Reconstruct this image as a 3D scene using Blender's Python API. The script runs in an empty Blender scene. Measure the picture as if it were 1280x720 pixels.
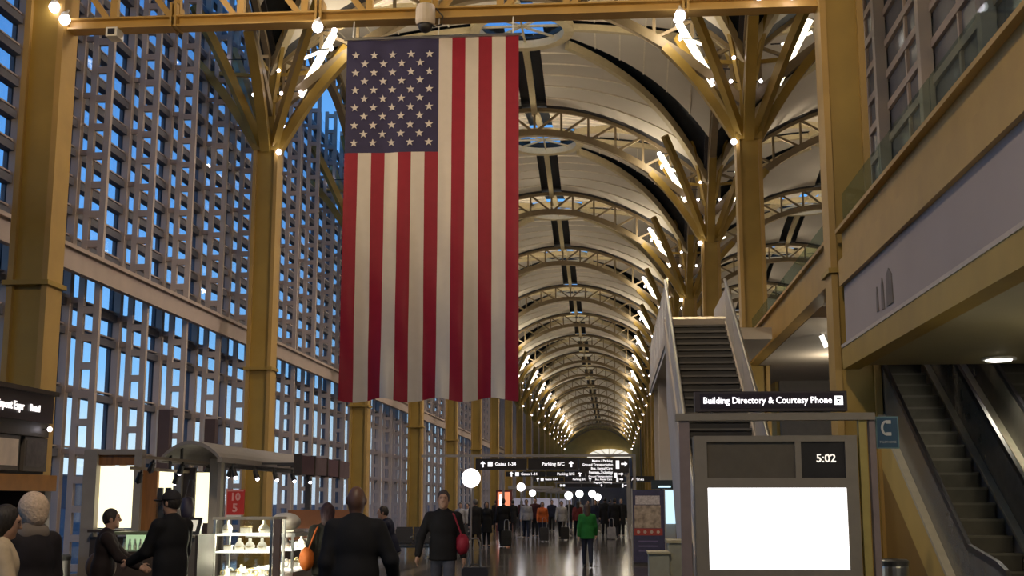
import bpy, bmesh, math, random
import numpy as np
from mathutils import Vector, Matrix

random.seed(7)
SC = bpy.context.scene
COL = SC.collection
R = math.radians

# ------------------------------------------------------------------ camera
F_PX = 1550.0
cam_d = bpy.data.cameras.new('camera'); cam = bpy.data.objects.new('camera', cam_d); COL.objects.link(cam)
cam_d.sensor_width = 36.0; cam_d.lens = 36.0 * F_PX / 1280.0
cam_d.clip_start = 0.1; cam_d.clip_end = 2000
PITCH, YAW = R(9.738), R(4.653)
cam.location = (0, 0, 1.72)
cam.rotation_euler = (math.pi/2 + PITCH, 0, YAW)
SC.camera = cam

# ------------------------------------------------------------------ world (dusk sky)
w = bpy.data.worlds.new('dusk_sky'); SC.world = w; w.use_nodes = True
nt = w.node_tree; nt.nodes.clear()
tc = nt.nodes.new('ShaderNodeTexCoord'); sx = nt.nodes.new('ShaderNodeSeparateXYZ')
rp = nt.nodes.new('ShaderNodeValToRGB'); bg = nt.nodes.new('ShaderNodeBackground'); out = nt.nodes.new('ShaderNodeOutputWorld')
nt.links.new(tc.outputs['Generated'], sx.inputs[0]); nt.links.new(sx.outputs['Z'], rp.inputs[0])
nt.links.new(rp.outputs[0], bg.inputs[0]); nt.links.new(bg.outputs[0], out.inputs[0])
el = rp.color_ramp.elements
el[0].position = 0.0; el[0].color = (0.80, 0.92, 1.0, 1)
el[1].position = 1.0; el[1].color = (0.035, 0.10, 0.27, 1)
for p, c in ((0.045, (0.72, 0.92, 1.0, 1)), (0.10, (0.27, 0.60, 0.98, 1)), (0.22, (0.13, 0.40, 0.86, 1)), (0.42, (0.06, 0.20, 0.52, 1))):
    e = el.new(p); e.color = c
bg.inputs[1].default_value = 1.12

# ------------------------------------------------------------------ exposure
vs = SC.view_settings
vs.view_transform = 'Standard'; vs.look = 'None'; vs.gamma = 1.0; vs.exposure = 0.2; vs.use_curve_mapping = False
SC.cycles.max_bounces = 6; SC.cycles.diffuse_bounces = 3; SC.cycles.glossy_bounces = 3
SC.cycles.transmission_bounces = 4; SC.cycles.transparent_max_bounces = 12
SC.cycles.caustics_reflective = False; SC.cycles.caustics_refractive = False
SC.cycles.sample_clamp_indirect = 4.0

# ------------------------------------------------------------------ hall grid
BAY = 13.7; Y0 = 20.0; XL, XR = -9.75, 3.83; CX = -2.96; HALF = 6.83; NB = 17
row = lambda k: Y0 + BAY * k

# ------------------------------------------------------------------ lights of the hall
WARM = (1.0, 0.86, 0.66)
def lamp(kind, name, loc, energy, color=WARM, target=None, **kw):
    d = bpy.data.lights.new(name, kind); d.energy = energy; d.color = color
    for k, v in kw.items(): setattr(d, k, v)
    o = bpy.data.objects.new(name, d); COL.objects.link(o); o.location = loc
    if target is not None:
        o.rotation_euler = (Vector(target) - Vector(loc)).to_track_quat('-Z', 'Y').to_euler()
    return o
UP = 820
for k in range(0, NB):
    for s in (-1, 1):
        x = CX + s * 4.7
        lamp('POINT', 'strip_glow', (CX + s*4.55, row(k) - .7, 14.7), 42, color=(1.0, 0.88, 0.66), shadow_soft_size=0.25)
        lamp('SPOT', 'vault_uplight', (x, row(k) + 0.9, 13.6), UP, target=(CX + s * 2.2, row(k) + 2.6, 18), spot_size=R(120), spot_blend=0.9, shadow_soft_size=0.25)
for k in range(1, 7):
    for s in (-1, 1):
        lamp('SPOT', 'aisle_uplight', (XR + 6.8 + s * 4.7, row(k) + 0.9, 13.6), UP * .9, target=(XR + 6.8 + s * 2.2, row(k) + 2.6, 18), spot_size=R(125), spot_blend=0.9, shadow_soft_size=0.25)
# unseen fill lights added for the hall, one per bay, high at the vault
for k in range(0, 9):
    lamp('SPOT', 'hall_fill_light', (CX, row(k) + 6.85, 15.5), 1500, color=(1.0, 0.82, 0.58), target=(CX, row(k) + 6.85, 0), spot_size=R(130), spot_blend=0.8, shadow_soft_size=0.4)
# fill spots added by the right columns to brighten the left wall
for k in range(0, 7):
    lamp('SPOT', 'wall_fill_spot', (XR - 1.0, row(k) + 3.0, 12.6), 2000, color=(1.0, 0.84, 0.74), target=(-11.0, row(k) + 4.5, 6.5), spot_size=R(95), spot_blend=0.9, shadow_soft_size=0.4)
for k in range(0, 3):
    lamp('SPOT', 'wall_fill_spot', (XL + 1.2, row(k) - 1.5, 12.6), 900, color=(1.0, 0.80, 0.60), target=(5.0, row(k) + 2.0, 7.0), spot_size=R(80), spot_blend=0.9, shadow_soft_size=0.4)  # added fill from the left, brightening the window wall and stair
# out-of-frame lamps lighting the truss, then an added fill for the near hall
for x in (-8.0, 2.2):
    lamp('SPOT', 'truss_spotlight', (x, 12.5, 8.6), 760, color=(1.0, 0.70, 0.32), target=(x * 0.4 - 2, 20, 11.0), spot_size=R(100), spot_blend=0.8, shadow_soft_size=0.2)
lamp('SPOT', 'near_hall_fill_light', (-1.5, 3.0, 12.0), 2600, color=(1.0, 0.80, 0.55), target=(0.0, 14.0, 0), spot_size=R(110), spot_blend=0.8, shadow_soft_size=0.4)
for y in (25.5, 31.0):
    lamp('POINT', 'under_deck_light', (5.6, y, 4.7), 70, color=(1.0, 0.88, 0.66), shadow_soft_size=0.2)
for y in (3.0, 9.0, 14.0):
    lamp('POINT', 'balcony_fill_light', (6.2, y, 3.3), 55, color=(1.0, 0.88, 0.62), shadow_soft_size=0.2)  # unseen lights added to lift the dark soffit

# ------------------------------------------------------------------ materials
MATS = {}
def mat(name, col, rough=0.6, metal=0.0, var=0.08, scale=6.0, spec=0.5, bump=0.0, stretch=None):
    if name in MATS: return MATS[name]
    m = bpy.data.materials.new(name); m.use_nodes = True; n = m.node_tree
    b = n.nodes['Principled BSDF']; b.inputs['Roughness'].default_value = rough; b.inputs['Metallic'].default_value = metal
    b.inputs['Specular IOR Level'].default_value = spec
    t = n.nodes.new('ShaderNodeTexCoord'); no = n.nodes.new('ShaderNodeTexNoise'); no.inputs['Scale'].default_value = scale; no.inputs['Detail'].default_value = 3
    src = t.outputs['Object']
    if stretch:
        mp = n.nodes.new('ShaderNodeMapping'); mp.inputs['Scale'].default_value = stretch
        n.links.new(src, mp.inputs['Vector']); src = mp.outputs['Vector']
    n.links.new(src, no.inputs['Vector'])
    r = n.nodes.new('ShaderNodeValToRGB')
    r.color_ramp.elements[0].position = 0.3; r.color_ramp.elements[1].position = 0.7
    r.color_ramp.elements[0].color = (*[max(0, c * (1 - var)) for c in col], 1); r.color_ramp.elements[1].color = (*[min(1, c * (1 + var)) for c in col], 1)
    n.links.new(no.outputs['Fac'], r.inputs['Fac']); n.links.new(r.outputs['Color'], b.inputs['Base Color'])
    if bump:
        bp = n.nodes.new('ShaderNodeBump'); bp.inputs['Strength'].default_value = bump; bp.inputs['Distance'].default_value = 0.02
        n.links.new(no.outputs['Fac'], bp.inputs['Height']); n.links.new(bp.outputs['Normal'], b.inputs['Normal'])
    MATS[name] = m; return m
def emit(name, col, strength):
    if name in MATS: return MATS[name]
    m = bpy.data.materials.new(name); m.use_nodes = True; n = m.node_tree
    b = n.nodes['Principled BSDF']; b.inputs['Base Color'].default_value = (*[c * 0.8 for c in col], 1)
    b.inputs['Emission Color'].default_value = (*col, 1); b.inputs['Emission Strength'].default_value = strength
    MATS[name] = m; return m
def glass(name, tint, gloss=0.07, haze=0.0, hcol=(0.6, 0.62, 0.6)):
    if name in MATS: return MATS[name]
    m = bpy.data.materials.new(name); m.use_nodes = True; n = m.node_tree; n.nodes.clear()
    o = n.nodes.new('ShaderNodeOutputMaterial'); tr = n.nodes.new('ShaderNodeBsdfTransparent'); tr.inputs[0].default_value = (*tint, 1)
    gl = n.nodes.new('ShaderNodeBsdfGlossy'); gl.inputs['Roughness'].default_value = 0.03
    mx = n.nodes.new('ShaderNodeMixShader'); mx.inputs[0].default_value = gloss
    if gloss == 0.06:
        lw = n.nodes.new('ShaderNodeLayerWeight'); lw.inputs[0].default_value = 0.5; pw = n.nodes.new('ShaderNodeMath'); pw.operation = 'POWER'; pw.inputs[1].default_value = 4.0
        ml = n.nodes.new('ShaderNodeMath'); ml.operation = 'MULTIPLY_ADD'; ml.inputs[1].default_value = 0.65; ml.inputs[2].default_value = 0.02
        n.links.new(lw.outputs['Facing'], pw.inputs[0]); n.links.new(pw.outputs[0], ml.inputs[0]); n.links.new(ml.outputs[0], mx.inputs[0])
    n.links.new(tr.outputs[0], mx.inputs[1]); n.links.new(gl.outputs[0], mx.inputs[2]); last = mx
    if haze:
        df = n.nodes.new('ShaderNodeBsdfDiffuse'); df.inputs[0].default_value = (*hcol, 1)
        m2 = n.nodes.new('ShaderNodeMixShader'); m2.inputs[0].default_value = haze
        n.links.new(mx.outputs[0], m2.inputs[1]); n.links.new(df.outputs[0], m2.inputs[2]); last = m2
    n.links.new(last.outputs[0], o.inputs[0]); MATS[name] = m; return m

YELLOW = mat('yellow_steel_paint', (0.36, 0.235, 0.045), 0.45, var=0.10, scale=1.5)
YELLOW_L = mat('yellow_edge_paint', (0.43, 0.27, 0.075), 0.45, var=0.08, scale=2)
TRUSS = mat('silhouetted_truss_brown', (0.26, 0.195, 0.11), 0.5, var=0.06)  # darker than the ribs: the arches' backlit silhouette is put into the colour
ARCH = mat('cream_arch_paint', (0.60, 0.50, 0.30), 0.5, var=0.06)
CEIL = mat('warm_ceiling_panel', (0.66, 0.60, 0.51), 0.8, var=0.05, scale=0.6)
BATTEN = mat('seam_light_batten', (0.80, 0.73, 0.60), 0.7)  # paler than the panels: uplight grazing the seams is put into the colour
DARKGLASS = mat('dark_skylight_glass', (0.012, 0.017, 0.024), 0.38, var=0.3)
MULL = mat('taupe_wall_steel', (0.42, 0.34, 0.29), 0.55, var=0.06, scale=2)
FINM = mat('taupe_fin_steel', (0.46, 0.38, 0.33), 0.55, var=0.06, scale=2)
MULLD = mat('dark_grey_mullion', (0.12, 0.12, 0.14), 0.5)
PANE = glass('window_glass', (0.90, 0.95, 1.0), 0.06)
CLEAR = glass('railing_glass', (0.70, 0.78, 0.74), 0.05, 0.02)
FROST = glass('hazy_railing_glass', (0.72, 0.72, 0.68), 0.03, 0.80, (0.66, 0.62, 0.59))
STEEL = mat('brushed_steel', (0.55, 0.54, 0.52), 0.3, 1.0, var=0.08, scale=20, stretch=(1, 1, 12))
STEELD = mat('dark_steel', (0.14, 0.14, 0.14), 0.35, 0.7)
BEIGE = mat('beige_plaster', (0.48, 0.42, 0.36), 0.8, var=0.05, scale=1.2)
BEIGE_Y = mat('warm_yellow_plaster', (0.52, 0.37, 0.11), 0.7, var=0.08, scale=1.0)
GREYW = mat('grey_wall_paint', (0.30, 0.28, 0.27), 0.8, var=0.05)
BLACK = mat('black_panel', (0.012, 0.011, 0.013), 0.45, var=0.3)
DARK = mat('charcoal_metal', (0.035, 0.033, 0.035), 0.5, var=0.2)
WHITE = mat('white_paint', (0.75, 0.74, 0.72), 0.6)

# ------------------------------------------------------------------ mesh helpers
class MB:
    def __init__(s): s.v = []; s.f = []; s.m = []
    def _add(s, vs, fs, mi=0):
        b = len(s.v); s.v += [tuple(v) for v in vs]; s.f += [tuple(b + i for i in f) for f in fs]; s.m += [mi] * len(fs); return s
    def box(s, x0, x1, y0, y1, z0, z1, mi=0):
        v = [(x0,y0,z0),(x1,y0,z0),(x1,y1,z0),(x0,y1,z0),(x0,y0,z1),(x1,y0,z1),(x1,y1,z1),(x0,y1,z1)]
        return s._add(v, [(3,2,1,0),(4,5,6,7),(0,1,5,4),(1,2,6,5),(2,3,7,6),(3,0,4,7)], mi)
    def bar(s, p, q, wd, ht, up=(0,0,1), mi=0):
        p = Vector(p); q = Vector(q); d = (q - p).normalized(); u = Vector(up)
        if abs(d.dot(u)) > 0.98: u = Vector((0,1,0))
        a = d.cross(u).normalized(); b = a.cross(d).normalized(); a *= wd/2; b *= ht/2
        v = [p-a-b, p+a-b, p+a+b, p-a+b, q-a-b, q+a-b, q+a+b, q-a+b]
        return s._add(v, [(3,2,1,0),(4,5,6,7),(0,1,5,4),(1,2,6,5),(2,3,7,6),(3,0,4,7)][0:6], mi)
    def poly(s, pts, wd, ht, up=(0,0,1), mi=0):
        """a square section swept along a polyline"""
        pts = [Vector(p) for p in pts]; n = len(pts); vs = []
        for i, p in enumerate(pts):
            d = (pts[min(i+1, n-1)] - pts[max(i-1, 0)]).normalized(); u = Vector(up)
            a = d.cross(u).normalized(); b = a.cross(d).normalized()
            vs += [p - a*wd/2 - b*ht/2, p + a*wd/2 - b*ht/2, p + a*wd/2 + b*ht/2, p - a*wd/2 + b*ht/2]
        fs = [(3,2,1,0), tuple(4*(n-1)+i for i in range(4))]
        for i in range(n-1):
            for j in range(4):
                fs.append((4*i+j, 4*i+(j+1)%4, 4*i+4+(j+1)%4, 4*i+4+j))
        return s._add(vs, fs, mi)
    def tube(s, pts, r, n=8, mi=0):
        pts = [Vector(p) for p in pts]; k = len(pts); vs = []
        rr = r if isinstance(r, (list, tuple)) else [r]*k
        ref = None
        for i, p in enumerate(pts):
            d = (pts[min(i+1, k-1)] - pts[max(i-1, 0)]).normalized()
            u = Vector((0,0,1)) if abs(d.z) < 0.95 else Vector((0,1,0))
            a = d.cross(u).normalized(); b = a.cross(d).normalized()
            for j in range(n):
                t = 2*math.pi*j/n; vs.append(p + (a*math.cos(t) + b*math.sin(t))*rr[i])
        fs = [tuple(range(n-1, -1, -1)), tuple((k-1)*n + j for j in range(n))]
        for i in range(k-1):
            for j in range(n): fs.append((i*n+j, i*n+(j+1)%n, (i+1)*n+(j+1)%n, (i+1)*n+j))
        return s._add(vs, fs, mi)
    def lathe(s, prof, n=20, at=(0,0,0), mi=0):
        vs = []; k = len(prof)
        for r, z in prof:
            for j in range(n):
                t = 2*math.pi*j/n; vs.append((at[0]+r*math.cos(t), at[1]+r*math.sin(t), at[2]+z))
        fs = []
        for i in range(k-1):
            for j in range(n): fs.append((i*n+j, i*n+(j+1)%n, (i+1)*n+(j+1)%n, (i+1)*n+j))
        fs.append(tuple(range(n-1,-1,-1))); fs.append(tuple((k-1)*n+j for j in range(n)))
        return s._add(vs, fs, mi)
    def ball(s, c, r, n=12, m=8, mi=0):
        rr = r if isinstance(r, (list, tuple)) else (r, r, r)
        vs = [(c[0], c[1], c[2]-rr[2])]; 
        for i in range(1, m):
            a = -math.pi/2 + math.pi*i/m
            for j in range(n):
                t = 2*math.pi*j/n
                vs.append((c[0]+rr[0]*math.cos(a)*math.cos(t), c[1]+rr[1]*math.cos(a)*math.sin(t), c[2]+rr[2]*math.sin(a)))
        vs.append((c[0], c[1], c[2]+rr[2])); fs = []
        for j in range(n): fs.append((0, 1+(j+1)%n, 1+j))
        for i in range(m-2):
            for j in range(n): fs.append((1+i*n+j, 1+i*n+(j+1)%n, 1+(i+1)*n+(j+1)%n, 1+(i+1)*n+j))
        L = len(vs)-1; b = 1+(m-2)*n
        for j in range(n): fs.append((b+j, b+(j+1)%n, L))
        return s._add(vs, fs, mi)
    def prism(s, pts2, y0, y1, mi=0):
        """outline in XZ pushed from y0 to y1"""
        n = len(pts2); vs = [(x, y0, z) for x, z in pts2] + [(x, y1, z) for x, z in pts2]
        fs = [tuple(range(n)), tuple(range(2*n-1, n-1, -1))] + [(i, n+i, n+(i+1)%n, (i+1)%n) for i in range(n)]
        return s._add(vs, fs, mi)
    def prismx(s, pts2, x0, x1, mi=0):
        """outline in YZ pushed from x0 to x1"""
        n = len(pts2); vs = [(x0, y, z) for y, z in pts2] + [(x1, y, z) for y, z in pts2]
        fs = [tuple(range(n-1,-1,-1)), tuple(range(n, 2*n))] + [(i, (i+1)%n, n+(i+1)%n, n+i) for i in range(n)]
        return s._add(vs, fs, mi)
    def mesh(s, name, mats, smooth=False):
        me = bpy.data.meshes.new(name); me.from_pydata(s.v, [], s.f)
        ml = mats if isinstance(mats, (list, tuple)) else [mats]
        for m in ml: me.materials.append(m)
        if len(ml) > 1: me.polygons.foreach_set('material_index', s.m)
        bm = bmesh.new(); bm.from_mesh(me); bmesh.ops.recalc_face_normals(bm, faces=bm.faces); bm.to_mesh(me); bm.free()
        if smooth: me.polygons.foreach_set('use_smooth', [True]*len(me.polygons))
        me.update(); return me

INV = {}
def tag(o, label=None, cat=None, group=None, kind=None):
    if label: o['label'] = label
    if cat: o['category'] = cat
    if group: o['group'] = group
    if kind: o['kind'] = kind
    return o
def thing(name, label=None, cat=None, loc=(0,0,0), rz=0.0, group=None, kind=None, world=True):
    """an Empty at the thing's base; world=True: its parts are modelled in world coordinates"""
    o = bpy.data.objects.new(name, None); COL.objects.link(o); o.empty_display_size = 0.2
    o.location = loc; o.rotation_euler = (0, 0, rz)
    INV[o.name] = Matrix.Translation(-Vector(loc)) if world else Matrix.Identity(4)
    return tag(o, label, cat, group, kind)
def obj(name, me, parent=None, m=None, loc=None, smooth=False, label=None, kind=None):
    if isinstance(me, MB): me = me.mesh(name, m, smooth)
    o = bpy.data.objects.new(name, me); COL.objects.link(o)
    if loc is not None: o.location = loc
    if parent is not None:
        o.parent = parent; o.matrix_parent_inverse = INV.get(parent.name, Matrix.Identity(4))
    if label: o['label'] = label
    if kind: o['kind'] = kind
    return o
def dup(t, loc, rz=None, label=None, group=None):
    r = t.copy(); COL.objects.link(r); r.location = loc; INV[r.name] = INV.get(t.name, Matrix.Identity(4))
    if rz is not None: r.rotation_euler = (0, 0, rz)
    if label: r['label'] = label
    if group: r['group'] = group
    for ch in t.children:
        c = ch.copy(); COL.objects.link(c); c.parent = r
        for g in ch.children:
            d = g.copy(); COL.objects.link(d); d.parent = c
    return r
def text_mesh(name, s, size, m, depth=0.004, align='CENTER', bold=0.0):
    """lettering lying in the XZ plane, facing -Y"""
    cu = bpy.data.curves.new(name, 'FONT'); cu.body = s; cu.size = size; cu.extrude = depth; cu.align_x = align; cu.align_y = 'CENTER'; cu.offset = bold
    cu.resolution_u = 2
    to = bpy.data.objects.new(name, cu); COL.objects.link(to)
    me = bpy.data.meshes.new_from_object(to.evaluated_get(bpy.context.evaluated_depsgraph_get()))
    bpy.data.objects.remove(to); bpy.data.curves.remove(cu)
    me.transform(Matrix.Rotation(math.pi/2, 4, 'X')); me.materials.clear(); me.materials.append(m); return me

# ------------------------------------------------------------------ floor
fl = thing('floor', kind='structure')
TERR = mat('dark_polished_terrazzo', (0.062, 0.054, 0.049), 0.13, var=0.25, scale=3.0)
TERR2 = mat('pale_terrazzo_band', (0.135, 0.12, 0.105), 0.16, var=0.15, scale=8)
obj('floor_slab', MB().box(-12.2, 17.6, -14, 262, -0.3, -0.012), fl, mat('concrete', (0.2, 0.19, 0.18), 0.8))
# terrazzo panels of one bay (five lanes), repeated down the hall
lanes = [(-11.6, -9.0), (-8.6, -5.2), (-4.8, -1.2), (-0.8, 3.2), (3.6, 8.2)]
pans = []
for i, (a, b) in enumerate(lanes):
    pans.append(MB().box(a, b, 0.30, 6.60, -0.012, 0.0).mesh('terrazzo_panel', TERR))
band = MB().box(-12.0, 8.2, -0.30, 0.30, -0.012, 0.001).mesh('terrazzo_band', TERR2)
line = MB().box(-12.0, 8.2, 6.60, 7.10, -0.012, 0.001).mesh('terrazzo_band', TERR2)
strips = [MB().box(a, b, -13, 260, -0.012, -0.0005).mesh('terrazzo_strip', TERR2) for a, b in ((-9.0, -8.6), (-5.2, -4.8), (-1.2, -0.8), (3.2, 3.6))]
for k in range(-2, 12):
    y = row(k)
    obj('terrazzo_band', band, fl, loc=(0, y, 0)); obj('terrazzo_band', line, fl, loc=(0, y, 0))
    for p in pans:
        obj('terrazzo_panel', p, fl, loc=(0, y, 0)); obj('terrazzo_panel', p, fl, loc=(0, y + 6.8, 0))
for s_ in strips: obj('terrazzo_strip', s_, fl)

# ------------------------------------------------------------------ vaulted ceiling
ce = thing('ceiling', kind='structure')
def dz(u, v): return 17.95 - .018*(u*u + v*v) - .00108*u*u*v*v
def panel_mesh(kind):
    """one eighth of the sail vault: runs from the crown rib to the diagonal; kind 0 = side facing the arches, 1 = side facing the column rows"""
    me = MB(); n, m = 13, 8; vs = []; fs = []
    for i in range(n+1):
        v = HALF if i == n else 1.65 + (HALF - (.26 if kind == 0 else .05) - 1.65)*i/(n-1)
        lo = 0.50 if kind == 0 else 0.30
        hi = v - 0.12 if kind == 0 else v - (0.34 + 0.22*(v - 1.6))
        for j in range(m+1):
            u = lo + (hi - lo)*j/m
            vs.append((u, v, dz(u, v)))
    for i in range(n):
        for j in range(m):
            a = i*(m+1)+j; fs.append((a, a+1, a+m+2, a+m+1))
    me._add(vs, fs); me.m = [1 if kind == 0 and f // m == n-1 else 0 for f in range(n*m)]; return me
def batten_mesh(kind):
    b = MB()
    for v in (2.5, 3.37, 4.24, 5.1, 5.97):
        lo = 0.50 if kind == 0 else 0.30
        hi = v - 0.12 if kind == 0 else v - (0.34 + 0.22*(v - 1.6))
        pts = [(lo + (hi-lo)*t/6, v, dz(lo + (hi-lo)*t/6, v) - 0.025) for t in range(7)]
        b.poly(pts, 0.05, 0.05)
    return b
pm = []
for kind in (0, 1):
    for q in range(4):
        # quarter turn variants; kind 0 faces +-Y, kind 1 faces +-X
        base = panel_mesh(kind); bb = batten_mesh(kind)
        sx_, sy_ = [(1,1), (-1,1), (1,-1), (-1,-1)][q]
        T = (lambda p: (p[0]*sx_, p[1]*sy_, p[2])) if kind == 0 else (lambda p: (p[1]*sx_, p[0]*sy_, p[2]))
        base.v = [T(p) for p in base.v]; bb.v = [T(p) for p in bb.v]
        pm.append((base.mesh('vault_panel', [CEIL, DARK], True), bb.mesh('panel_battens', BATTEN)))
# dark glazing behind ribs: a slightly higher, full sail surface in dark glass
g = MB(); n = 20; gv = []; gf = []
for i in range(n+1):
    for j in range(n+1):
        u = -6.87 + 13.74*i/n; v = -6.87 + 13.74*j/n; gv.append((u, v, dz(u, v) + 0.22))
for i in range(n):
    for j in range(n):
        u = -HALF + 2*HALF*(i+.5)/n; v = -HALF + 2*HALF*(j+.5)/n
        if u*u + v*v < 1.5: continue
        a = i*(n+1)+j; gf.append((a, a+n+1, a+n+2, a+1))
glz = g._add(gv, gf).mesh('skylight_glazing', DARKGLASS, True)
def rib_mesh(du, dv, r0, r1, wd, ht, drop):
    pts = [(du*(r0+(r1-r0)*i/14), dv*(r0+(r1-r0)*i/14), dz(du*(r0+(r1-r0)*i/14), dv*(r0+(r1-r0)*i/14)) - drop) for i in range(15)]
    return MB().poly(pts, wd, ht).mesh('vault_rib', ARCH)
ribs = [rib_mesh(a, b, 1.5, HALF*0.99, 0.20, 0.30, 0.16) for a, b in ((1,1), (-1,1), (1,-1), (-1,-1))]
ribs += [rib_mesh(a, b, 1.5, HALF, 0.22, 0.22, 0.14) for a, b in ((0,1), (0,-1), (1,0), (-1,0))]
ring = MB()
rp_ = [(1.62*math.cos(t*math.pi/16), 1.62*math.sin(t*math.pi/16), 17.76) for t in range(33)]
ring.poly(rp_, 0.34, 0.28); ring_me = ring.mesh('oculus_ring', ARCH)
ocg = MB().lathe([(1.5, 17.98), (1.0, 18.12), (0.4, 18.2), (0.02, 18.22)], 24).mesh('oculus_glass', glass('oculus_glazing', (0.95, 0.97, 1.0), 0.05), True)
oc_bar = MB()
for t in range(4):
    a = t*math.pi/4; oc_bar.bar((1.6*math.cos(a), 1.6*math.sin(a), 17.86), (-1.6*math.cos(a), -1.6*math.sin(a), 17.86), 0.07, 0.07)
oc_me = oc_bar.mesh('oculus_spokes', ARCH)
def dome(x, y, rich=True):
    for me, bt in pm:
        p = obj('vault_panel', me, ce, loc=(x, y, 0))
        if rich:
            q = obj('panel_battens', bt, p, kind='stuff')
    obj('skylight_glazing', glz, ce, loc=(x, y, 0))
    for me in ribs: obj('vault_rib', me, ce, loc=(x, y, 0))
    obj('oculus_ring', ring_me, ce, loc=(x, y, 0)); obj('oculus_glass', ocg, ce, loc=(x, y, 0)); obj('oculus_spokes', oc_me, ce, loc=(x, y, 0))
for k in range(-2, NB): dome(CX, row(k) + BAY/2, k < 10)
for k in range(0, 11): dome(XR + BAY/2 - 0.05, row(k) + BAY/2, False)

# arched roof trusses: lower chord, upper chord, webs
def lo(d): return 16.12 - .085*d*d + .0002*d**4
def hi(d): return 17.06 - .0675*d*d
def arch_pts(fn, ax, n=24, w_=HALF):
    r = []
    for i in range(n+1):
        d = -w_ + 2*w_*i/n
        r.append((d, 0, fn(d)) if ax == 0 else (0, d, fn(d)))
    return r
arch_me = []; web_me = []
WEBP = []
for i in range(12):
    a = -6.4 + 12.8*i/12; b = -6.4 + 12.8*(i+1)/12
    WEBP.append(((a, lo(a)), (a, hi(a))))
    WEBP.append(((a, lo(a)), (b, hi(b))) if i >= 6 else ((b, lo(b)), (a, hi(a))))
WEBP.append(((6.4, lo(6.4)), (6.4, hi(6.4))))
for ax in (0, 1):
    b = MB(); up = (0, 1, 0) if ax == 0 else (1, 0, 0)
    b.poly(arch_pts(lo, ax), 0.26, 0.24, up); b.poly(arch_pts(hi, ax), 0.16, 0.16, up)
    b.poly([(p[0], p[1], p[2] + .26) for p in arch_pts(hi, ax)], 0.10, 0.42, up, 1)
    arch_me.append(b.mesh('arch_truss', [TRUSS, DARK])); wb = []
    for p, q in WEBP:
        P = (p[0], 0, p[1]) if ax == 0 else (0, p[0], p[1]); Q = (q[0], 0, q[1]) if ax == 0 else (0, q[0], q[1])
        wb.append(MB().bar(P, Q, 0.09, 0.09, up).mesh('web_strut', TRUSS))
    web_me.append(wb)
web_all = []
for ax in (0, 1):
    b = MB(); up = (0, 1, 0) if ax == 0 else (1, 0, 0)
    for p, q in WEBP:
        P = (p[0], 0, p[1]) if ax == 0 else (0, p[0], p[1]); Q = (q[0], 0, q[1]) if ax == 0 else (0, q[0], q[1])
        b.bar(P, Q, 0.09, 0.09, up)
    web_all.append(b.mesh('web_struts', TRUSS))
def arch(x, y, ax, near):
    a = obj('arch_truss', arch_me[ax], ce, loc=(x, y, 0))
    if near:
        for me in web_me[ax]: obj('web_strut', me, a)
    else: obj('web_struts', web_all[ax], a, kind='stuff')
for k in range(1, NB+1): arch(CX, row(k), 0, k <= 6)
for k in range(0, NB):
    arch(XL + 0.02, row(k) + BAY/2, 1, False); arch(XR, row(k) + BAY/2, 1, k in (1, 2))
for k in range(1, 7): arch(XR + BAY/2 - .05, row(k), 0, k in (1, 2))

# ------------------------------------------------------------------ left wall: ladder fins, mullions, transoms, panes
wl = thing('wall_left', kind='structure')
FP = 2.74; XF, XG = -11.17, -11.78; ZT = 17.2
fin = MB()
fin.box(-0.24, -0.11, -0.06, 0.06, 0, ZT); fin.box(0.11, 0.24, -0.06, 0.06, 0, ZT)
z = 0.35
rungs = []
while z < 6.2: rungs.append(z); z += 0.60
z = 7.2
while z < ZT: rungs.append(z); z += 0.655
for z in rungs: fin.box(-0.11, 0.11, -0.055, 0.055, z - 0.075, z + 0.075)
fin_me = fin.mesh('ladder_fin', FINM)
mul = MB(); mul.box(-0.10, 0.04, -0.05, 0.05, 0, ZT, 0); mul.box(0.04, 0.20, -0.09, 0.09, 0, ZT, 1)
mul_me = mul.mesh('mullion', [MULLD, MULL])
brk = MB()
TR_LOW = [2.75, 4.05, 5.35, 5.97]; TR_UP = [6.86] + [7.28 + 0.655*i for i in range(15)]
for z in TR_LOW + TR_UP[::2]: brk.box(0.15, 0.40, -0.04, 0.04, z - 0.06, z + 0.06)
brk_me = brk.mesh('fin_brackets', MULL)
NF = 90; YF0 = 33.7 - FP*10
for i in range(NF):
    y = YF0 + FP*i
    obj('ladder_fin', fin_me, wl, loc=(XF, y, 0)); mo = obj('mullion', mul_me, wl, loc=(XG, y, 0))
    obj('fin_brackets', brk_me, mo, kind='stuff')
YE = YF0 + FP*NF
for z in [0.12] + TR_LOW + TR_UP:
    t = MB().box(XG - 0.06, XG + 0.14, YF0 - 12, YE, z - 0.11, z + 0.05, 0); t.box(XG - 0.05, XG + 0.10, YF0 - 12, YE, z + 0.10, z + 0.135, 1)
    obj('transom', t, wl, [MULLD, MULL])
zs = [0.12] + TR_LOW + TR_UP + [ZT]
pane_me = {}
for a, b in zip(zs[:-1], zs[1:]):
    pane_me[a] = MB().box(-0.012, 0.012, 0.05, FP - 0.05, a + 0.03, b - 0.06).mesh('pane', PANE)
NP = 13
for i in range(2, 2 + NP):
    for a in zs[:-1]: obj('pane', pane_me[a], wl, loc=(XG, YF0 + FP*i, 0))
far = MB()
for a, b in ((YF0 - 12, YF0 + FP*2 - .05), (YF0 + FP*(2+NP) + .05, YE)): far.box(XG - .012, XG + .012, a, b, 0.12, ZT)
obj('distant_panes', far, wl, PANE, kind='stuff')
sp = MB().box(-10.93, -10.78, YF0 - 12, YE, 6.28, 6.74); sp.box(-11.6, -10.93, YF0 - 12, YE, 6.66, 6.74); sp.box(-10.93, -10.70, YF0-12, YE, 6.70, 6.78)
obj('spandrel_beam', sp, wl, MULL)
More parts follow.
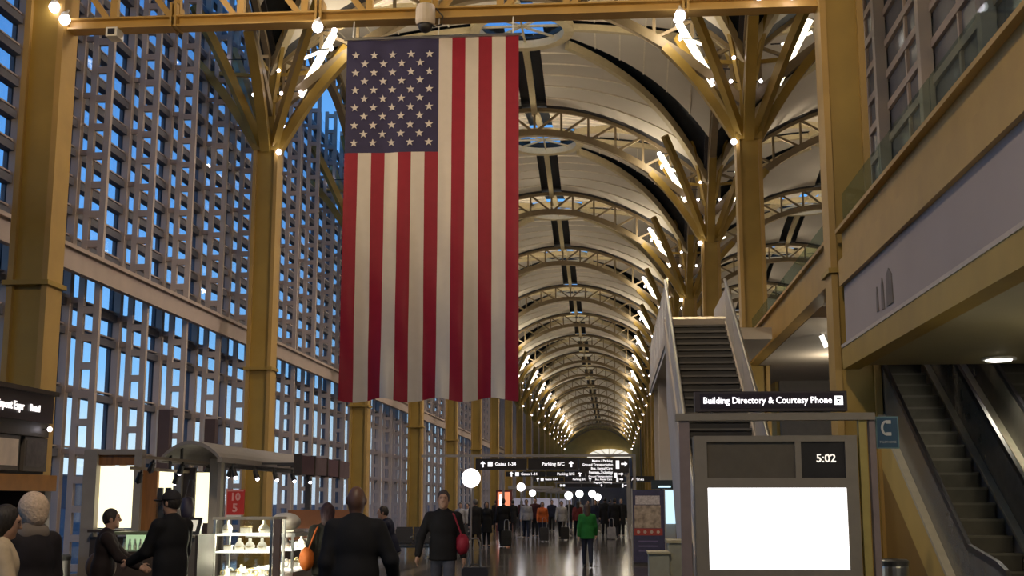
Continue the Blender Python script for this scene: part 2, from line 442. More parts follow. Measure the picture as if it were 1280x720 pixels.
obj('plinth', MB().box(-11.9, -11.4, YF0 - 12, YE, 0, 0.10), wl, GREYW)
# closing walls behind the camera and at the far end
wb_ = thing('wall_back', kind='structure')
obj('wall_slab', MB().box(-12.2, 17.6, -14.3, -14, 0, 18), wb_, BEIGE)
wf = thing('wall_far', kind='structure')
YFAR = row(NB) + 0.6
obj('wall_slab', MB().box(-12.2, 17.6, YFAR, YFAR + 0.3, 0, 10.2), wf, mat('dark_far_wall', (.16, .14, .13), .8))
fan = MB()
pts = [(CX + 2 + 4.4*math.cos(t*math.pi/16), 10.35 + 1.7*math.sin(t*math.pi/16)) for t in range(17)]
fan.prism(pts, YFAR - 0.3, YFAR - 0.2)
obj('lit_fan_window', fan, wf, emit('lit_fan_glass', (1.0, 0.93, 0.78), 0.8))
sur = MB(); sur.box(-12.2, 17.6, YFAR + 0.31, YFAR + 0.6, 10.2, 18); obj('gable_wall', sur, wf, BEIGE_Y)
for t in range(1, 8):
    a = t*math.pi/8
    obj('fan_mullion', MB().bar((CX+2, YFAR-.35, 10.35), (CX+2+4.4*math.cos(a), YFAR-.35, 10.35+1.7*math.sin(a)), .12, .08, (0,1,0)), wf, ARCH)

# outside, beyond the glass
ex = thing('exterior_ground', 'dark airfield ground outside the tall left window wall', 'ground', kind='structure')
obj('ground_slab', MB().box(-600, -12.3, -200, 600, -0.5, -0.1), ex, mat('dusk_tarmac', (0.05, 0.055, 0.065), 0.8))
for k, (x, y0, y1, h) in enumerate(((-95, -40, 120, 4.5), (-140, 120, 420, 8.0))):
    t = thing('distant_building', ['low grey building outside behind the left glass wall', 'long far grey building outside beyond the hall glazing'][k], 'building', (x, (y0+y1)/2, -0.1))
    obj('wall', MB().box(x - 12, x, y0, y1, -0.1, h), t, mat('distant_grey_wall', (0.10, 0.115, 0.14), 0.9))
    obj('roof', MB().box(x - 12.5, x + .5, y0 - .5, y1 + .5, h, h + .4), t, MULLD)

# ------------------------------------------------------------------ right side: balcony, soffit, walls
bal = thing('wall_right', kind='structure')
obj('lower_fascia_beam', MB().box(3.55, 3.80, -13, 19.45, 3.72, 4.05), bal, YELLOW)
obj('fascia_panel', MB().box(3.62, 3.75, -13, 19.45, 4.05, 5.02), bal, mat('mauve_grey_fascia', (0.36, 0.305, 0.285), 0.6, var=0.04, scale=1))
for i, (y0, y1, z0, z1) in enumerate(((16.98, 17.10, 4.26, 4.60), (16.62, 16.78, 4.24, 4.66), (16.10, 16.46, 4.24, 4.72))):
    obj('fascia_mark', MB().prismx([(y0, z0), (y1, z0), (y1 - .02, z1 - .08), ((y0 + y1)/2, z1), (y0 + .03, z1 - .10)], 3.605, 3.62), bal, mat('dark_grey_mark', (.13, .11, .10), .6, var=.2))
ub = MB().box(3.55, 3.80, -13, 19.45, 5.02, 5.42); ub.box(3.62, 3.80, -13, 19.45, 5.42, 5.86); ub.box(3.52, 3.80, -13, 19.45, 5.86, 5.92)
obj('upper_fascia_beam', ub, bal, YELLOW_L)
obj('fascia_trim', MB().box(3.54, 3.80, -13, 19.45, 4.05, 4.10), bal, mat('pale_trim', (0.5, 0.43, 0.36), 0.5))
for k in range(0, 8):
    p = MB().box(3.62, 3.64, 19.3 - 2.74*(k+1) + .02, 19.3 - 2.74*k - .02, 5.92, 6.46)
    obj('railing_pane', p, bal, CLEAR)
sf = thing('ceiling_2', kind='structure')
obj('soffit', MB().box(3.80, 17.6, -13, 19.2, 3.76, 5.4), sf, mat('olive_soffit', (0.42, 0.37, 0.22), 0.7, var=0.04, scale=1))
f2 = thing('floor_2', kind='structure')
obj('upper_deck', MB().box(3.9, 17.6, 24.6, 62, 5.28, 5.5), f2, BEIGE)
for k in range(0, 3):
    b = MB().box(3.62, 3.88, row(k) + .45, row(k+1) - .45, 5.28, 5.98); b.box(3.55, 3.88, row(k) + .45, row(k+1) - .45, 5.94, 6.0)
    obj('edge_beam', b, f2, YELLOW_L)
    for j in range(4):
        y = row(k) + .6 + j*3.15
        obj('railing_pane', MB().box(3.72, 3.74, y, y + 3.1, 6.0, 6.5), f2, CLEAR)
# grey wall under the upper deck and the long wall beyond it
w2 = thing('wall_right_2', kind='structure')
obj('wall_slab', MB().box(8.2, 8.4, -13, 62, 0, 5.28), w2, GREYW)
obj('wall_slab', MB().box(4.9, 5.1, 38, 255, 0, 5.28), w2, BEIGE_Y)
obj('wall_slab', MB().box(5.0, 8.3, 37.8, 38.0, 0, 5.28), w2, GREYW)
obj('outer_wall', MB().box(17.4, 17.6, -13, 262, 0, 18), w2, mat('cool_grey_wall', (0.36, 0.36, 0.40), 0.8))
obj('upper_wall', MB().box(8.2, 8.4, 62, 255, 5.28, 9.5), w2, BEIGE)
for i in range(8):
    y = 42 + 9.5*i
    s_ = obj('shop_front', MB().box(4.84, 4.9, y, y + 6.5, 0.2, 3.0), w2, DARK)
    obj('lit_shop_glass', MB().box(4.80, 4.84, y + .3, y + 6.2, 0.6, 2.6), s_, emit('lit_shop_glass', (0.9, 0.8, 0.6), 0.35))
# upper window wall above the balcony
w1 = thing('window_1', kind='structure')
WX = 6.7
GW = mat('dim_blue_grey_glass', (0.13, 0.135, 0.16), 0.25, var=0.15, scale=1)
for i in range(12):
    y = 33.2 - 4.1*i
    if y < -12: break
    obj('window_post', MB().box(WX - .32, WX - .06, y - .14, y + .14, 5.4, 17), w1, BEIGE)
    if i: obj('mullion', MB().box(WX - .08, WX + .08, y + 2.05 - .06, y + 2.05 + .06, 5.4, 17), w1, MULL)
zz = [5.5 + .78*i for i in range(15)]
for z in zz: obj('transom', MB().box(WX - .10, WX + .06, -13, 33.2, z - .09, z + .09), w1, MULL)
for i in range(0, 11):
    for hlf in (0, 1):
        y = 33.2 - 4.1*i - 2.05*(hlf+1)
        if y < 6: continue
        for a, b in zip(zz[:-1], zz[1:]):
            obj('pane', MB().box(WX - .02, WX + .02, y + .07, y + 1.98, a + .09, b - .09) if False else WPANE if 'WPANE' in globals() else globals().setdefault('WPANE', MB().box(-.02, .02, .07, 1.98, .09, .69).mesh('pane', GW)), w1, loc=(WX, y, a))
obj('wall_behind_glass', MB().box(WX + .6, WX + .8, -13, 33.2, 5.4, 17), w1, GREYW)

# ------------------------------------------------------------------ tree columns with their lamps
LAMPW = emit('white_lamp_glass', (0.97, 0.90, 1.0), 9.0)
STRIPW = emit('strip_light_diffuser', (1.0, 0.93, 0.74), 2.2)
def make_column(name, side, first=False, full=True):
    """side = +1: the row right of the hall axis. Built round the origin, facing the hall centre towards -X*side"""
    t = thing(name, world=False)
    s = -side                               # direction towards the hall centre
    sh = MB()
    for a in (-1, 1):
        sh.box(a*.30 - .05, a*.30 + .05, -.29, .29, 0, 11.9, 1)
    sh.box(-.25, .25, -.20, .20, 0, 11.9, 0)
    sh.box(-.37, .37, -.34, .34, 0, 0.25, 0)
    obj('shaft', sh, t, [YELLOW, YELLOW_L])
    cp = MB(); cp.box(-.40, .40, -.36, .36, 5.28, 5.36, 0); cp.box(-.36, .36, -.32, .32, 11.55, 11.75, 0)
    obj('collar', cp, t, YELLOW)
    obj('upper_shaft', MB().box(-.20, .20, -.20, .20, 11.75, 16.0), t, YELLOW)
    def curve(p0, p1, bow, n=7):
        p0 = Vector(p0); p1 = Vector(p1); r = []
        for i in range(n+1):
            q = i/n; p = p0.lerp(p1, q); p.z += bow*math.sin(math.pi*q); r.append(p)
        return r
    for dx, dy in ((s, 0), (0, 1), (0, -1), (-s, 0)):
        p0 = (dx*.25, dy*.25, 11.55); d1 = 2.25
        up = (0, 1, 0) if dx else (1, 0, 0)
        obj('branch', MB().poly(curve(p0, (dx*d1, dy*d1, lo(HALF - d1) - .05), .22), .24, .28, up), t, YELLOW)
    for dx, dy in ((1, 1), (1, -1), (-1, 1), (-1, -1)):
        obj('diagonal_branch', MB().poly(curve((dx*.2, dy*.2, 11.7), (dx*1.75, dy*1.75, 15.35), .15), .20, .24), t, YELLOW)
        obj('inner_branch', MB().bar((dx*.16, dy*.16, 13.0), (dx*.75, dy*.95, 15.9), .11, .11), t, YELLOW)
    for dx, dy in ((1, 0), (-1, 0), (0, 1), (0, -1)):
        obj('tie_bar', MB().bar((dx*.2, dy*.2, 13.85), (dx*1.95, dy*1.95, 14.0), .10, .10), t, YELLOW)
    # inclined strip lights with a cross bar, each side of the row
    for q in (s, -s):
        if q == -s and side < 0: continue
        st = obj('strip_light', MB().bar((q*1.83, -.05, 15.06), (q*.87, -.05, 13.20), .21, .07, (0, 1, 0)), t, STRIPW)
        obj('lamp_crossbar', MB().bar((q*1.85, -.2, 14.62), (q*1.0, -.2, 14.28), .07, .07, (0, 1, 0)), st, STRIPW)
        obj('strip_bracket', MB().bar((q*1.83, .06, 15.06), (q*.87, .06, 13.20), .12, .10, (0, 1, 0)), st, YELLOW_L)
    obj('conduit', MB().tube([(s*1.45, .35, 15.2), (s*1.0, .35, 13.6)], .035, 6), t, WHITE)
    spots = [(s*1.90, -.3, 15.06), (s*1.82, -.3, 14.50), (s*.80, -.25, 13.60), (s*.95, -.25, 13.27), (s*.36, -.5, 13.83),
             (s*.46, -.5, 13.15), (-s*.36, -.45, 13.15), (s*.42, -.4, 11.45), (s*.30, .6, 12.5), (-s*1.3, -.2, 14.3)]
    for i, (x, y, z) in enumerate(spots):
        r = .085 if i in (0, 7) else .052
        L = obj('spot_lamp', MB().ball((x, y, z), r, 8, 6), t, LAMPW, smooth=True)
        obj('lamp_arm', MB().bar((x, y, z + .02), (x*.55, y*.4, z + .05), .03, .03), L, DARK)
    return t
cl = make_column('tree_column', -1); cr = make_column('tree_column', 1)
ORD = ['nearest', 'second', 'third', 'fourth', 'fifth']
NCOL = 17
for side, proto, x in ((-1, cl, XL), (1, cr, XR)):
    wd = 'left' if side < 0 else 'right'
    for k in range(NCOL):
        if k < 5:
            if k == 0: lab = 'nearest yellow steel column on the %s, holding up the flat yellow roof truss' % wd
            else: lab = '%s yellow branching column along the %s side of the hall' % (ORD[k], wd); 
            if k == 2 and side > 0: lab = 'third yellow branching column on the right, just behind the stair top'
            grp = None
        else:
            lab = 'far yellow branching column with small white lamps in the distant %s row' % wd; grp = 'far columns of the %s row' % wd
        if k == 0:
            proto.location = (x, row(k), 0); c = proto
        else: c = dup(proto, (x, row(k), 0))
        tag(c, lab, 'column', grp)

# ------------------------------------------------------------------ flat roof truss across the hall
TY = 20.0; ZB = 9.92
tr = thing('roof_truss', 'straight orange-lit yellow roof truss crossing the hall above the flag', 'truss', (CX, TY, ZB))
bc = MB(); bc.box(XL + .3, XR - .3, TY - .16, TY + .16, ZB - .10, ZB - .07); bc.box(XL + .3, XR - .3, TY - .16, TY + .16, ZB + .07, ZB + .10); bc.box(XL + .3, XR - .3, TY - .05, TY + .05, ZB - .07, ZB + .07)
obj('bottom_chord', bc, tr, YELLOW_L)
obj('top_chord', MB().box(XL + .3, XR - .3, TY - .14, TY + .14, ZB + 1.45, ZB + 1.7), tr, YELLOW)
n = 12; st = (XR - XL)/n
for i in range(1, n):
    x = XL + st*i
    obj('vertical', MB().box(x - .06, x + .06, TY - .06, TY + .06, ZB + .1, ZB + 1.5), tr, YELLOW_L)
    d = -1 if i <= 5 else 1
    obj('diagonal', MB().bar((x + d*.10, TY, ZB + .1), (x + d*st, TY, ZB + 1.5), .10, .12, (0, 1, 0)), tr, YELLOW_L)
for x in (-7.5, -4.95, 1.3):
    obj('clamp', MB().box(x - .06, x - .02, TY - .2, TY + .2, ZB - .12, ZB + .32).box(x + .02, x + .06, TY - .2, TY + .2, ZB - .12, ZB + .32), tr, YELLOW_L)
for s in (0, 1):
    x = XL if s == 0 else XR
    obj('knee_brace', MB().bar((x + (.3 if s == 0 else -.3), TY, ZB + .6), (x + (1.3 if s == 0 else -1.3), TY, ZB + 1.5), .12, .12, (0,1,0)), tr, YELLOW)
for i, (x, z) in enumerate(((-9.58, 10.17), (-9.38, 9.94), (-4.92, 9.66), (1.20, 9.66), (3.05, 9.98), (2.5, 9.95))):
    t = thing('truss_lamp', ['upper small white lamp of the pair beside the top of the nearest left column', 'lower small white lamp of the pair beside the top of the nearest left column',
        'small white lamp under the roof truss, left of the flag', 'small white lamp under the roof truss, right of the flag',
        'bright white lamp on the roof truss beside the nearest right column', 'fainter lamp on the truss, just left of the bright one by the right column'][i], 'lamp', (x, TY - .3, z))
    obj('bulb', MB().ball((x, TY - .3, z), .095 if i != 5 else .06, 10, 8), t, LAMPW, smooth=True)
    obj('bracket', MB().bar((x, TY - .3, z + .08), (x, TY - .18, z + .22), .03, .03), t, WHITE)
    obj('housing', MB().lathe([(.03, .14), (.07, .10), (.07, .07), (.02, .06)], 10, (x, TY - .3, z)), t, WHITE)

# dome camera hanging at the truss centre, small camera at the left
t = thing('dome_camera', 'white dome camera with black globe hanging from the truss centre', 'camera', (-3.07, TY - .3, 9.55))
obj('housing', MB().lathe([(.02, .42), (.15, .40), (.17, .30), (.17, .12), (.15, .06), (.02, .05)], 18, (-3.07, TY - .3, 9.58)), t, BEIGE, smooth=False)
obj('lens_globe', MB().ball((-3.07, TY - .3, 9.63), (.125, .125, .13), 14, 10), t, BLACK, smooth=True)
obj('mount', MB().box(-3.17, -2.97, TY - .32, TY - .14, 9.98, 10.5), t, YELLOW)
obj('cable', MB().tube([(-2.9, TY - .25, 9.95), (-2.78, TY - .25, 9.8), (-2.80, TY - .25, 9.66), (-2.95, TY - .25, 9.62)], .015, 6), t, DARK)
t = thing('box_camera', 'small white box camera below the truss at the far left', 'camera', (-8.58, TY, 9.73))
obj('body', MB().box(-8.68, -8.48, TY - .2, TY + .1, 9.66, 9.82), t, WHITE)
obj('lens', MB().box(-8.64, -8.52, TY - .215, TY - .2, 9.69, 9.79), t, BLACK)
obj('bracket', MB().bar((-8.58, TY, 9.8), (-8.58, TY, 9.9), .04, .04), t, DARK)

# ------------------------------------------------------------------ flag
FX0, FX1, FZ0, FZ1, FY = -4.43, -1.50, 3.32, 9.44, 19.82
def ripple(x, z):
    q = (FZ1 - z)/(FZ1 - FZ0); u = (x - FX0)/(FX1 - FX0)
    a = .008 + .062*q*q
    return FY - (a*math.sin(u*19 + 2.2*q) + .40*a*math.sin(u*41 + 5*q + z*1.6) + .22*a*math.sin(z*4.1 + u*23))
FRED = mat('red_flag_nylon', (0.25, 0.007, 0.022), 0.5, var=0.05, spec=0.22)
FWHT = mat('white_flag_nylon', (0.53, 0.47, 0.42), 0.40, var=0.03, spec=0.5)
FBLU = mat('navy_flag_nylon', (0.018, 0.014, 0.065), 0.7, var=0.08)
def cloth(x0, x1, z0, z1, nx, nz, off=0.0, th=.006):
    b = MB(); vs = []; fs = []
    for sgn in (0, 1):
        for i in range(nz+1):
            for j in range(nx+1):
                x = x0 + (x1-x0)*j/nx; z = z0 + (z1-z0)*i/nz
                zz_ = z - (.035*math.sin((x - FX0)*7) if z0 == FZ0 and i == 0 else 0)
                vs.append((x, ripple(x, z) - off + sgn*th, zz_))
    m = (nx+1)*(nz+1)
    for i in range(nz):
        for j in range(nx):
            a = i*(nx+1)+j; fs.append((a, a+1, a+nx+2, a+nx+1)); fs.append((m+a, m+a+nx+1, m+a+nx+2, m+a+1))
    return b._add(vs, fs)
flag = thing('flag', 'large star-spangled flag hung vertically under the roof truss', 'flag', (CX, FY, FZ1))
swd = (FX1 - FX0)/13; ZC = FZ1 - 1.98; XC = FX0 + swd*7
for i in range(13):
    a = FX0 + swd*i; zt = ZC if i < 7 else FZ1
    obj('stripe', cloth(a, a + swd, FZ0, zt, 8, 80), flag, FRED if i % 2 == 0 else FWHT, smooth=True)
can = obj('canton', cloth(FX0, XC, ZC, FZ1, 30, 20), flag, FBLU, smooth=True)
STARM = mat('white_star_cloth', (0.56, 0.52, 0.50), 0.6, var=0.02)
for r_ in range(11):
    nst = 5 if r_ % 2 == 0 else 4
    z = FZ1 - .27 - (1.98 - .44)*r_/10
    for c_ in range(nst):
        x = FX0 + (XC - FX0)*((c_ + .5)/5 if nst == 5 else (c_ + 1)/5)
        pts = []
        for q in range(10):
            rr = .073 if q % 2 == 0 else .029; a = math.pi/2 + q*math.pi/5
            pts.append((rr*math.cos(a), rr*math.sin(a)))
        b = MB(); y = ripple(x, z) - .010
        b.prism([(x + p, z + q) for p, q in pts], y, y + .006)
        obj('star', b, can, STARM)
obj('hem_rod', MB().tube([(FX0 - .05, FY, FZ1 + .03), (FX1 + .05, FY, FZ1 + .03)], .03, 8), flag, STEEL)
for x in (FX0 + .1, (FX0 + FX1)/2 + .1, FX1 - .1):
    obj('hanging_cord', MB().tube([(x, FY, FZ1 + .03), (x, TY - .1, ZB - .1)], .012, 5), flag, WHITE)

# ------------------------------------------------------------------ staircase on the right
SX0, SX1, SY0, SZT = 1.24, 2.46, 17.3, 5.5
NS = 33; RISE = SZT/NS; RUN = 10.0/NS
stc = thing('staircase', 'long straight staircase with dark treads and glass sides climbing behind the directory stand', 'staircase', ((SX0 + SX1)/2, SY0, 0))
TREAD = mat('dark_ribbed_tread', (0.035, 0.032, 0.032), 0.55, var=0.15)
NOSE = mat('pale_tread_nosing', (0.12, 0.11, 0.10), 0.5)  # front edge strip, paler than the tread
for i in range(NS):
    y = SY0 + RUN*i; z = RISE*(i+1)
    b = MB(); b.box(SX0, SX1, y, y + RUN + .02, z - .05, z, 0); b.box(SX0 + .01, SX1 - .01, y + .04, y + .06, z - RISE, z - .05, 0); b.box(SX0, SX1, y - .012, y, z - .045, z - .005, 1)
    obj('step', b, stc, [TREAD, NOSE])
yt = SY0 + 10.0
def sz(y): return (y - SY0)*SZT/10.0
for x0, x1 in ((SX0 - .09, SX0), (SX1, SX1 + .09)):
    b = MB(); b.prismx([(SY0 - .1, 0), (SY0 + .45, 0), (yt, SZT - .42), (yt, SZT + .12), (SY0 - .1, .2)], x0, x1); obj('stringer', b, stc, BEIGE)
    xm = (x0 + x1)/2
    for j in range(6):
        a = SY0 + .15 + (yt - SY0 - .2)*j/6; c = SY0 + .15 + (yt - SY0 - .2)*(j+1)/6 - .05
        b = MB(); b.prismx([(a, sz(a) + .15), (c, sz(c) + .15), (c, sz(c) + 1.0), (a, sz(a) + 1.0)], xm - .012, xm + .012); obj('railing_pane', b, stc, FROST)
    obj('handrail', MB().tube([(xm, SY0 - .35, .95), (xm, SY0, 1.0), (xm, yt, SZT + 1.04), (xm, yt + .06, SZT + 1.05)], .035, 10), stc, STEEL)
    for j in range(7):
        y = SY0 + .1 + (yt - SY0 - .2)*j/6; obj('baluster', MB().box(xm - .02, xm + .02, y - .02, y + .02, sz(y), sz(y) + 1.0), stc, STEEL)
obj('top_edge_plate', MB().box(SX0 - .09, SX1 + .09, yt, yt + .08, SZT - .2, SZT + .17), stc, BEIGE); obj('top_edge_rail', MB().box(SX0 - .09, SX1 + .09, yt - .01, yt + .08, SZT + .17, SZT + .22), stc, STEEL)
obj('side_panel', MB().prismx([(SY0 + 3.2, .2), (SY0 + 6.0, .2), (yt, SZT - 1.7), (yt, SZT - .42), (SY0 + 3.2, 1.40)], SX0 - .07, SX0 - .03), stc, mat('pale_side_panel', (.50, .46, .43), .7))
lnd = thing('stair_landing', 'raised walkway with hazy glass railing running on from the stair top', 'walkway', ((SX0 + SX1)/2, yt, 0))
obj('deck', MB().box(SX0 - .05, 3.5, yt + .09, 41, 5.22, 5.48), lnd, BEIGE)
for j in range(6):
    a = yt + .15 + 2.2*j; obj('railing_pane', MB().box(SX0 - .02, SX0 + .005, a, a + 2.16, 5.1, 6.55), lnd, FROST)
    obj('baluster', MB().box(SX0 - .03, SX0 + .02, a - .03, a + .01, 5.48, 6.6), lnd, STEEL)
obj('handrail', MB().tube([(SX0, yt + .1, 6.6), (SX0, 41, 6.6)], .03, 8), lnd, STEEL)
for y in (36.4, 40.2):
    obj('support_pier', MB().box(1.32, 1.74, y, y + .4, 0, 5.22), lnd, BEIGE)
for j in range(3):
    a = 28.4 + j*1.2; obj('right_railing_pane', MB().box(2.62, 2.645, a, a + 1.15, 5.5, 6.55), lnd, FROST)

# ------------------------------------------------------------------ escalators
STEPM = mat('escalator_step_metal', (0.05, 0.046, 0.036), 0.45, metal=0.3, var=0.15)
STEPE = mat('escalator_step_edge', (0.08, 0.076, 0.06), 0.4)
ESC_G = mat('dark_balustrade_panel', (0.105, 0.10, 0.085), 0.25, var=0.1)
RUBBER = mat('black_handrail_rubber', (0.012, 0.011, 0.014), 0.4)
def escalator(x0, x1, label, yel):
    yb, sl = 15.35, .638; ytop = yb + 5.5/sl
    t = thing('escalator', label, 'escalator', ((x0 + x1)/2, yb, 0))
    ez = lambda y: (y - yb)*sl
    ns = 26
    for i in range(ns):
        y = yb + (5.5/sl)*i/ns; z = 5.5*(i+1)/ns; ru = 5.5/sl/ns
        b = MB(); b.box(x0, x1, y + .01, y + ru + .01, z - .04, z, 0); b.box(x0 + .01, x1 - .01, y, y + .03, z - 5.5/ns, z - .02, 0); b.box(x0, x1, y - .005, y + .012, z - .03, z + .002, 1)
        obj('step', b, t, [STEPM, STEPE])
    obj('floor_plate', MB().box(x0, x1, yb - 1.6, yb, 0, .03), t, STEEL)
    for xa, xb, outer in ((x0 - .24, x0 - .03, -1), (x1 + .03, x1 + .24, 1)):
        b = MB(); b.prismx([(yb - 1.2, 0), (yb + .6, 0), (ytop, 5.5 - .75), (ytop, 5.5 + .16), (yb + .1, .30), (yb - 1.2, .22)], xa, xb)
        obj('skirt_panel', b, t, yel if outer < 0 else GREYW)
        if outer < 0 and x0 < 5: obj('side_cladding', MB().prismx([(yb + .3, 0), (ytop, 0), (ytop, 5.5 - .8), (yb + .5, 0)], xa + .01, xa + .05), t, mat('ochre_cladding', (.27, .17, .05), .6, var=.15, scale=1))
        b = MB(); b.prismx([(yb - 1.2, .22), (yb + .1, .30), (ytop, 5.66), (ytop, 5.71), (yb + .08, .35), (yb - 1.2, .27)], xa - .02, xb + .02)
        obj('deck_trim', b, t, mat('satin_trim', (0.46, 0.43, 0.32), 0.5))
        xm = (xa + xb)/2
        # balustrade with a rounded newel end
        arc = [(yb - 1.2 + .42*(1 - math.cos(a)) - .42, .62 - .36*math.cos(a)*-1 if False else .62 + .36*math.sin(a - math.pi/2)) for a in [math.pi*i/8 for i in range(9)]]
        prof = [(yb - 1.1, .27), (yb + .08, .34), (ytop, 5.70), (ytop, 6.50), (yb + .2, 1.13), (yb - .9, .98), (yb - 1.2, .90), (yb - 1.42, .72), (yb - 1.42, .52), (yb - 1.3, .35)]
        obj('balustrade', MB().prismx(prof, xm - .02, xm + .02), t, ESC_G if outer < 0 else ESC_G)
        obj('handrail', MB().poly([(xm, yb - 1.05, .30), (xm, yb - 1.32, .37), (xm, yb - 1.46, .55), (xm, yb - 1.44, .76), (xm, yb - 1.2, .94), (xm, yb - .9, 1.02), (xm, yb + .2, 1.17), (xm, ytop, 6.54)], .09, .05, (1, 0, 0)), t, RUBBER)
    return t
escalator(4.36, 5.19, 'left escalator with yellow outer side, rising beside the right column', BEIGE_Y)
escalator(6.05, 6.90, 'right escalator of the pair, at the right edge under the ceiling lamp', GREYW)
t = thing('escalator_divider', 'dark sloping panel between the two escalators', 'panel', (5.62, 15.5, 0))
obj('panel', MB().prismx([(15.2, 0), (24.0, 0), (24.0, 5.72), (15.4, .28)], 5.49, 5.75), t, ESC_G)
obj('edge_trim', MB().prismx([(15.4, .28), (24.0, 5.72), (24.0, 5.80), (15.4, .36)], 5.475, 5.53), t, mat('satin_trim', (0.46, 0.43, 0.32), 0.5))
# soffit lamp
t = thing('soffit_lamp', 'bright flat white lamp recessed in the olive soffit above the escalators', 'lamp', (5.6, 18.3, 3.75))
obj('diffuser', MB().lathe([(.02, -.05), (.17, -.045), (.20, -.01), (.20, 0)], 20, (5.55, 18.3, 3.75)), t, emit('soffit_lamp_glass', (1, .97, .9), 9.0))
obj('rim', MB().lathe([(.20, -.03), (.24, -.03), (.24, .0), (.20, .01)], 20, (5.55, 18.3, 3.75)), t, WHITE)
lamp('SPOT', 'soffit_lamp_light', (5.55, 18.3, 3.66), 60, color=(1, .9, .7), target=(5.55, 18.3, 0), spot_size=R(150), spot_blend=.8, shadow_soft_size=.2)

t = thing('wall_lamp', 'small white angled lamp just left of the nearest right column, under the deck edge', 'lamp', (4.55, 27, 5.1))
obj('shade', MB().bar((4.50, 27, 5.24), (4.60, 27, 4.98), .06, .10), t, emit('wall_lamp_glow', (1, .95, .85), 1.3)); obj('stem', MB().box(4.47, 4.50, 26.98, 27.02, 5.18, 5.28), t, DARK)
# ------------------------------------------------------------------ directory stand
DKF = mat('bronze_grey_frame', (0.21, 0.185, 0.15), 0.5, var=0.06)
DY = 15.0
k_ = thing('directory_stand', 'tall grey directory stand with a large glowing white screen and a digital clock', 'information stand', (1.9, DY, 0))
obj('left_post', MB().box(.78, .90, DY - .05, DY + .07, 0, 2.72), k_, mat('mauve_post', (0.20, 0.155, 0.15), 0.5), label='slim mauve post at the left end of the stand')
for x in (2.88, 3.0): obj('right_post', MB().box(x, x + (.07 if x > 2.9 else .085), DY - .05, DY + .07, 0, 2.66), k_, mat('mauve_post', (0.2, 0.155, 0.15), 0.5) if x > 2.9 else mat('olive_yellow_post', (.34, .27, .08), .5), label='slim mauve post' if x > 2.9 else 'slim olive-yellow post')
obj('header_beam', MB().box(.74, 3.068, DY - .08, DY + .10, 2.66, 2.745), k_, DKF)
bd = MB()
bd.box(.95, 1.10, DY - .05, DY + .25, 0, 2.48); bd.box(2.71, 2.85, DY - .05, DY + .25, 0, 2.48)
bd.box(1.10, 2.71, DY - .05, DY + .25, 2.41, 2.48); bd.box(1.10, 2.71, DY - .05, DY + .25, 1.87, 1.985); bd.box(1.10, 2.71, DY - .05, DY + .25, 0, .93)
bd.box(2.13, 2.20, DY - .05, DY + .25, 1.985, 2.41); bd.box(1.10, 2.71, DY + .10, DY + .25, .93, 2.41)
obj('cabinet', bd, k_, DKF)
obj('blank_panel', MB().box(1.10, 2.13, DY - .01, DY + .05, 1.985, 2.41), k_, mat('brown_blank_panel', (0.10, 0.085, 0.065), 0.4))
ck = obj('clock_panel', MB().box(2.20, 2.71, DY - .02, DY + .05, 1.985, 2.41), k_, BLACK)
tm = text_mesh('clock_digits', '5:02', .135, emit('clock_digit_glow', (1, .93, .82), .85), .003, bold=.002)
obj('clock_digits', tm, ck, loc=(2.49, DY - .026, 2.21))
obj('screen', MB().box(1.10, 2.71, DY - .015, DY + .03, .93, 1.87), k_, emit('white_screen', (1, .99, 1), 2.2))
sb = obj('sign_box', MB().box(.97, 2.75, DY - .10, DY + .08, 2.765, 3.0), k_, mat('dark_sign_case', (0.035, 0.026, 0.032), 0.5))
obj('sign_face', MB().box(1.03, 2.72, DY - .106, DY - .10, 2.80, 2.975), sb, mat('dark_violet_face', (0.014, 0.008, 0.02), 0.4))
tm = text_mesh('sign_lettering', 'Building Directory & Courtesy Phone', .108, emit('sign_letter_glow', (1, .97, 1), 1.5), .003, bold=.0012)
tw = tm.vertices; w_ = max(v.co.x for v in tw) - min(v.co.x for v in tw); tm.transform(Matrix.Diagonal((1.50/w_, 1, 1, 1)))
obj('sign_lettering', tm, sb, loc=(1.82, DY - .112, 2.89))
ic = MB(); ic.box(2.60, 2.70, DY - .112, DY - .108, 2.835, 2.94)
obj('sign_symbol', ic, sb, emit('sign_letter_glow', (1, .97, 1), 3.0))
obj('sign_symbol_bar', MB().box(2.625, 2.675, DY - .115, DY - .112, 2.90, 2.915).box(2.640, 2.66, DY - .115, DY - .112, 2.86, 2.885), sb, BLACK)
for x in (1.2, 2.5): obj('sign_bracket', MB().box(x - .03, x + .03, DY - .04, DY + .04, 2.745, 2.77), sb, DKF)
lamp('AREA', 'screen_light', (1.9, DY - .06, 1.4), 10, color=(1, .98, 1), target=(1.9, 0, 1.2), shape='RECTANGLE', size=1.6, size_y=.9)
# stacked leaflets rails left of stand are part of the stair; phone sign
t = thing('phone_sign', 'small square blue sign with a white telephone handset beside the right posts', 'sign', (3.21, DY, 2.3))
obj('plate', MB().box(3.08, 3.345, DY - .02, DY, 2.325, 2.70), t, mat('pale_blue_sign_rim', (0.10, 0.19, 0.22), 0.4))
obj('face', MB().box(3.095, 3.33, DY - .026, DY - .02, 2.34, 2.685), t, mat('deep_blue_sign_face', (0.012, 0.055, 0.11), 0.4))
hs = MB(); hp = [(3.245 - .05 + .0, 0, 0)]
hp = [(3.205 + .055*math.cos(a), DY - .032, 2.565 + .078*math.sin(a)) for a in [math.pi*.38 + math.pi*1.24*i/10 for i in range(11)]]
hs.poly(hp, .026, .014, (0, 1, 0)); hs.box(3.20, 3.255, DY - .038, DY - .026, 2.615, 2.655); hs.box(3.20, 3.255, DY - .038, DY - .026, 2.475, 2.515)
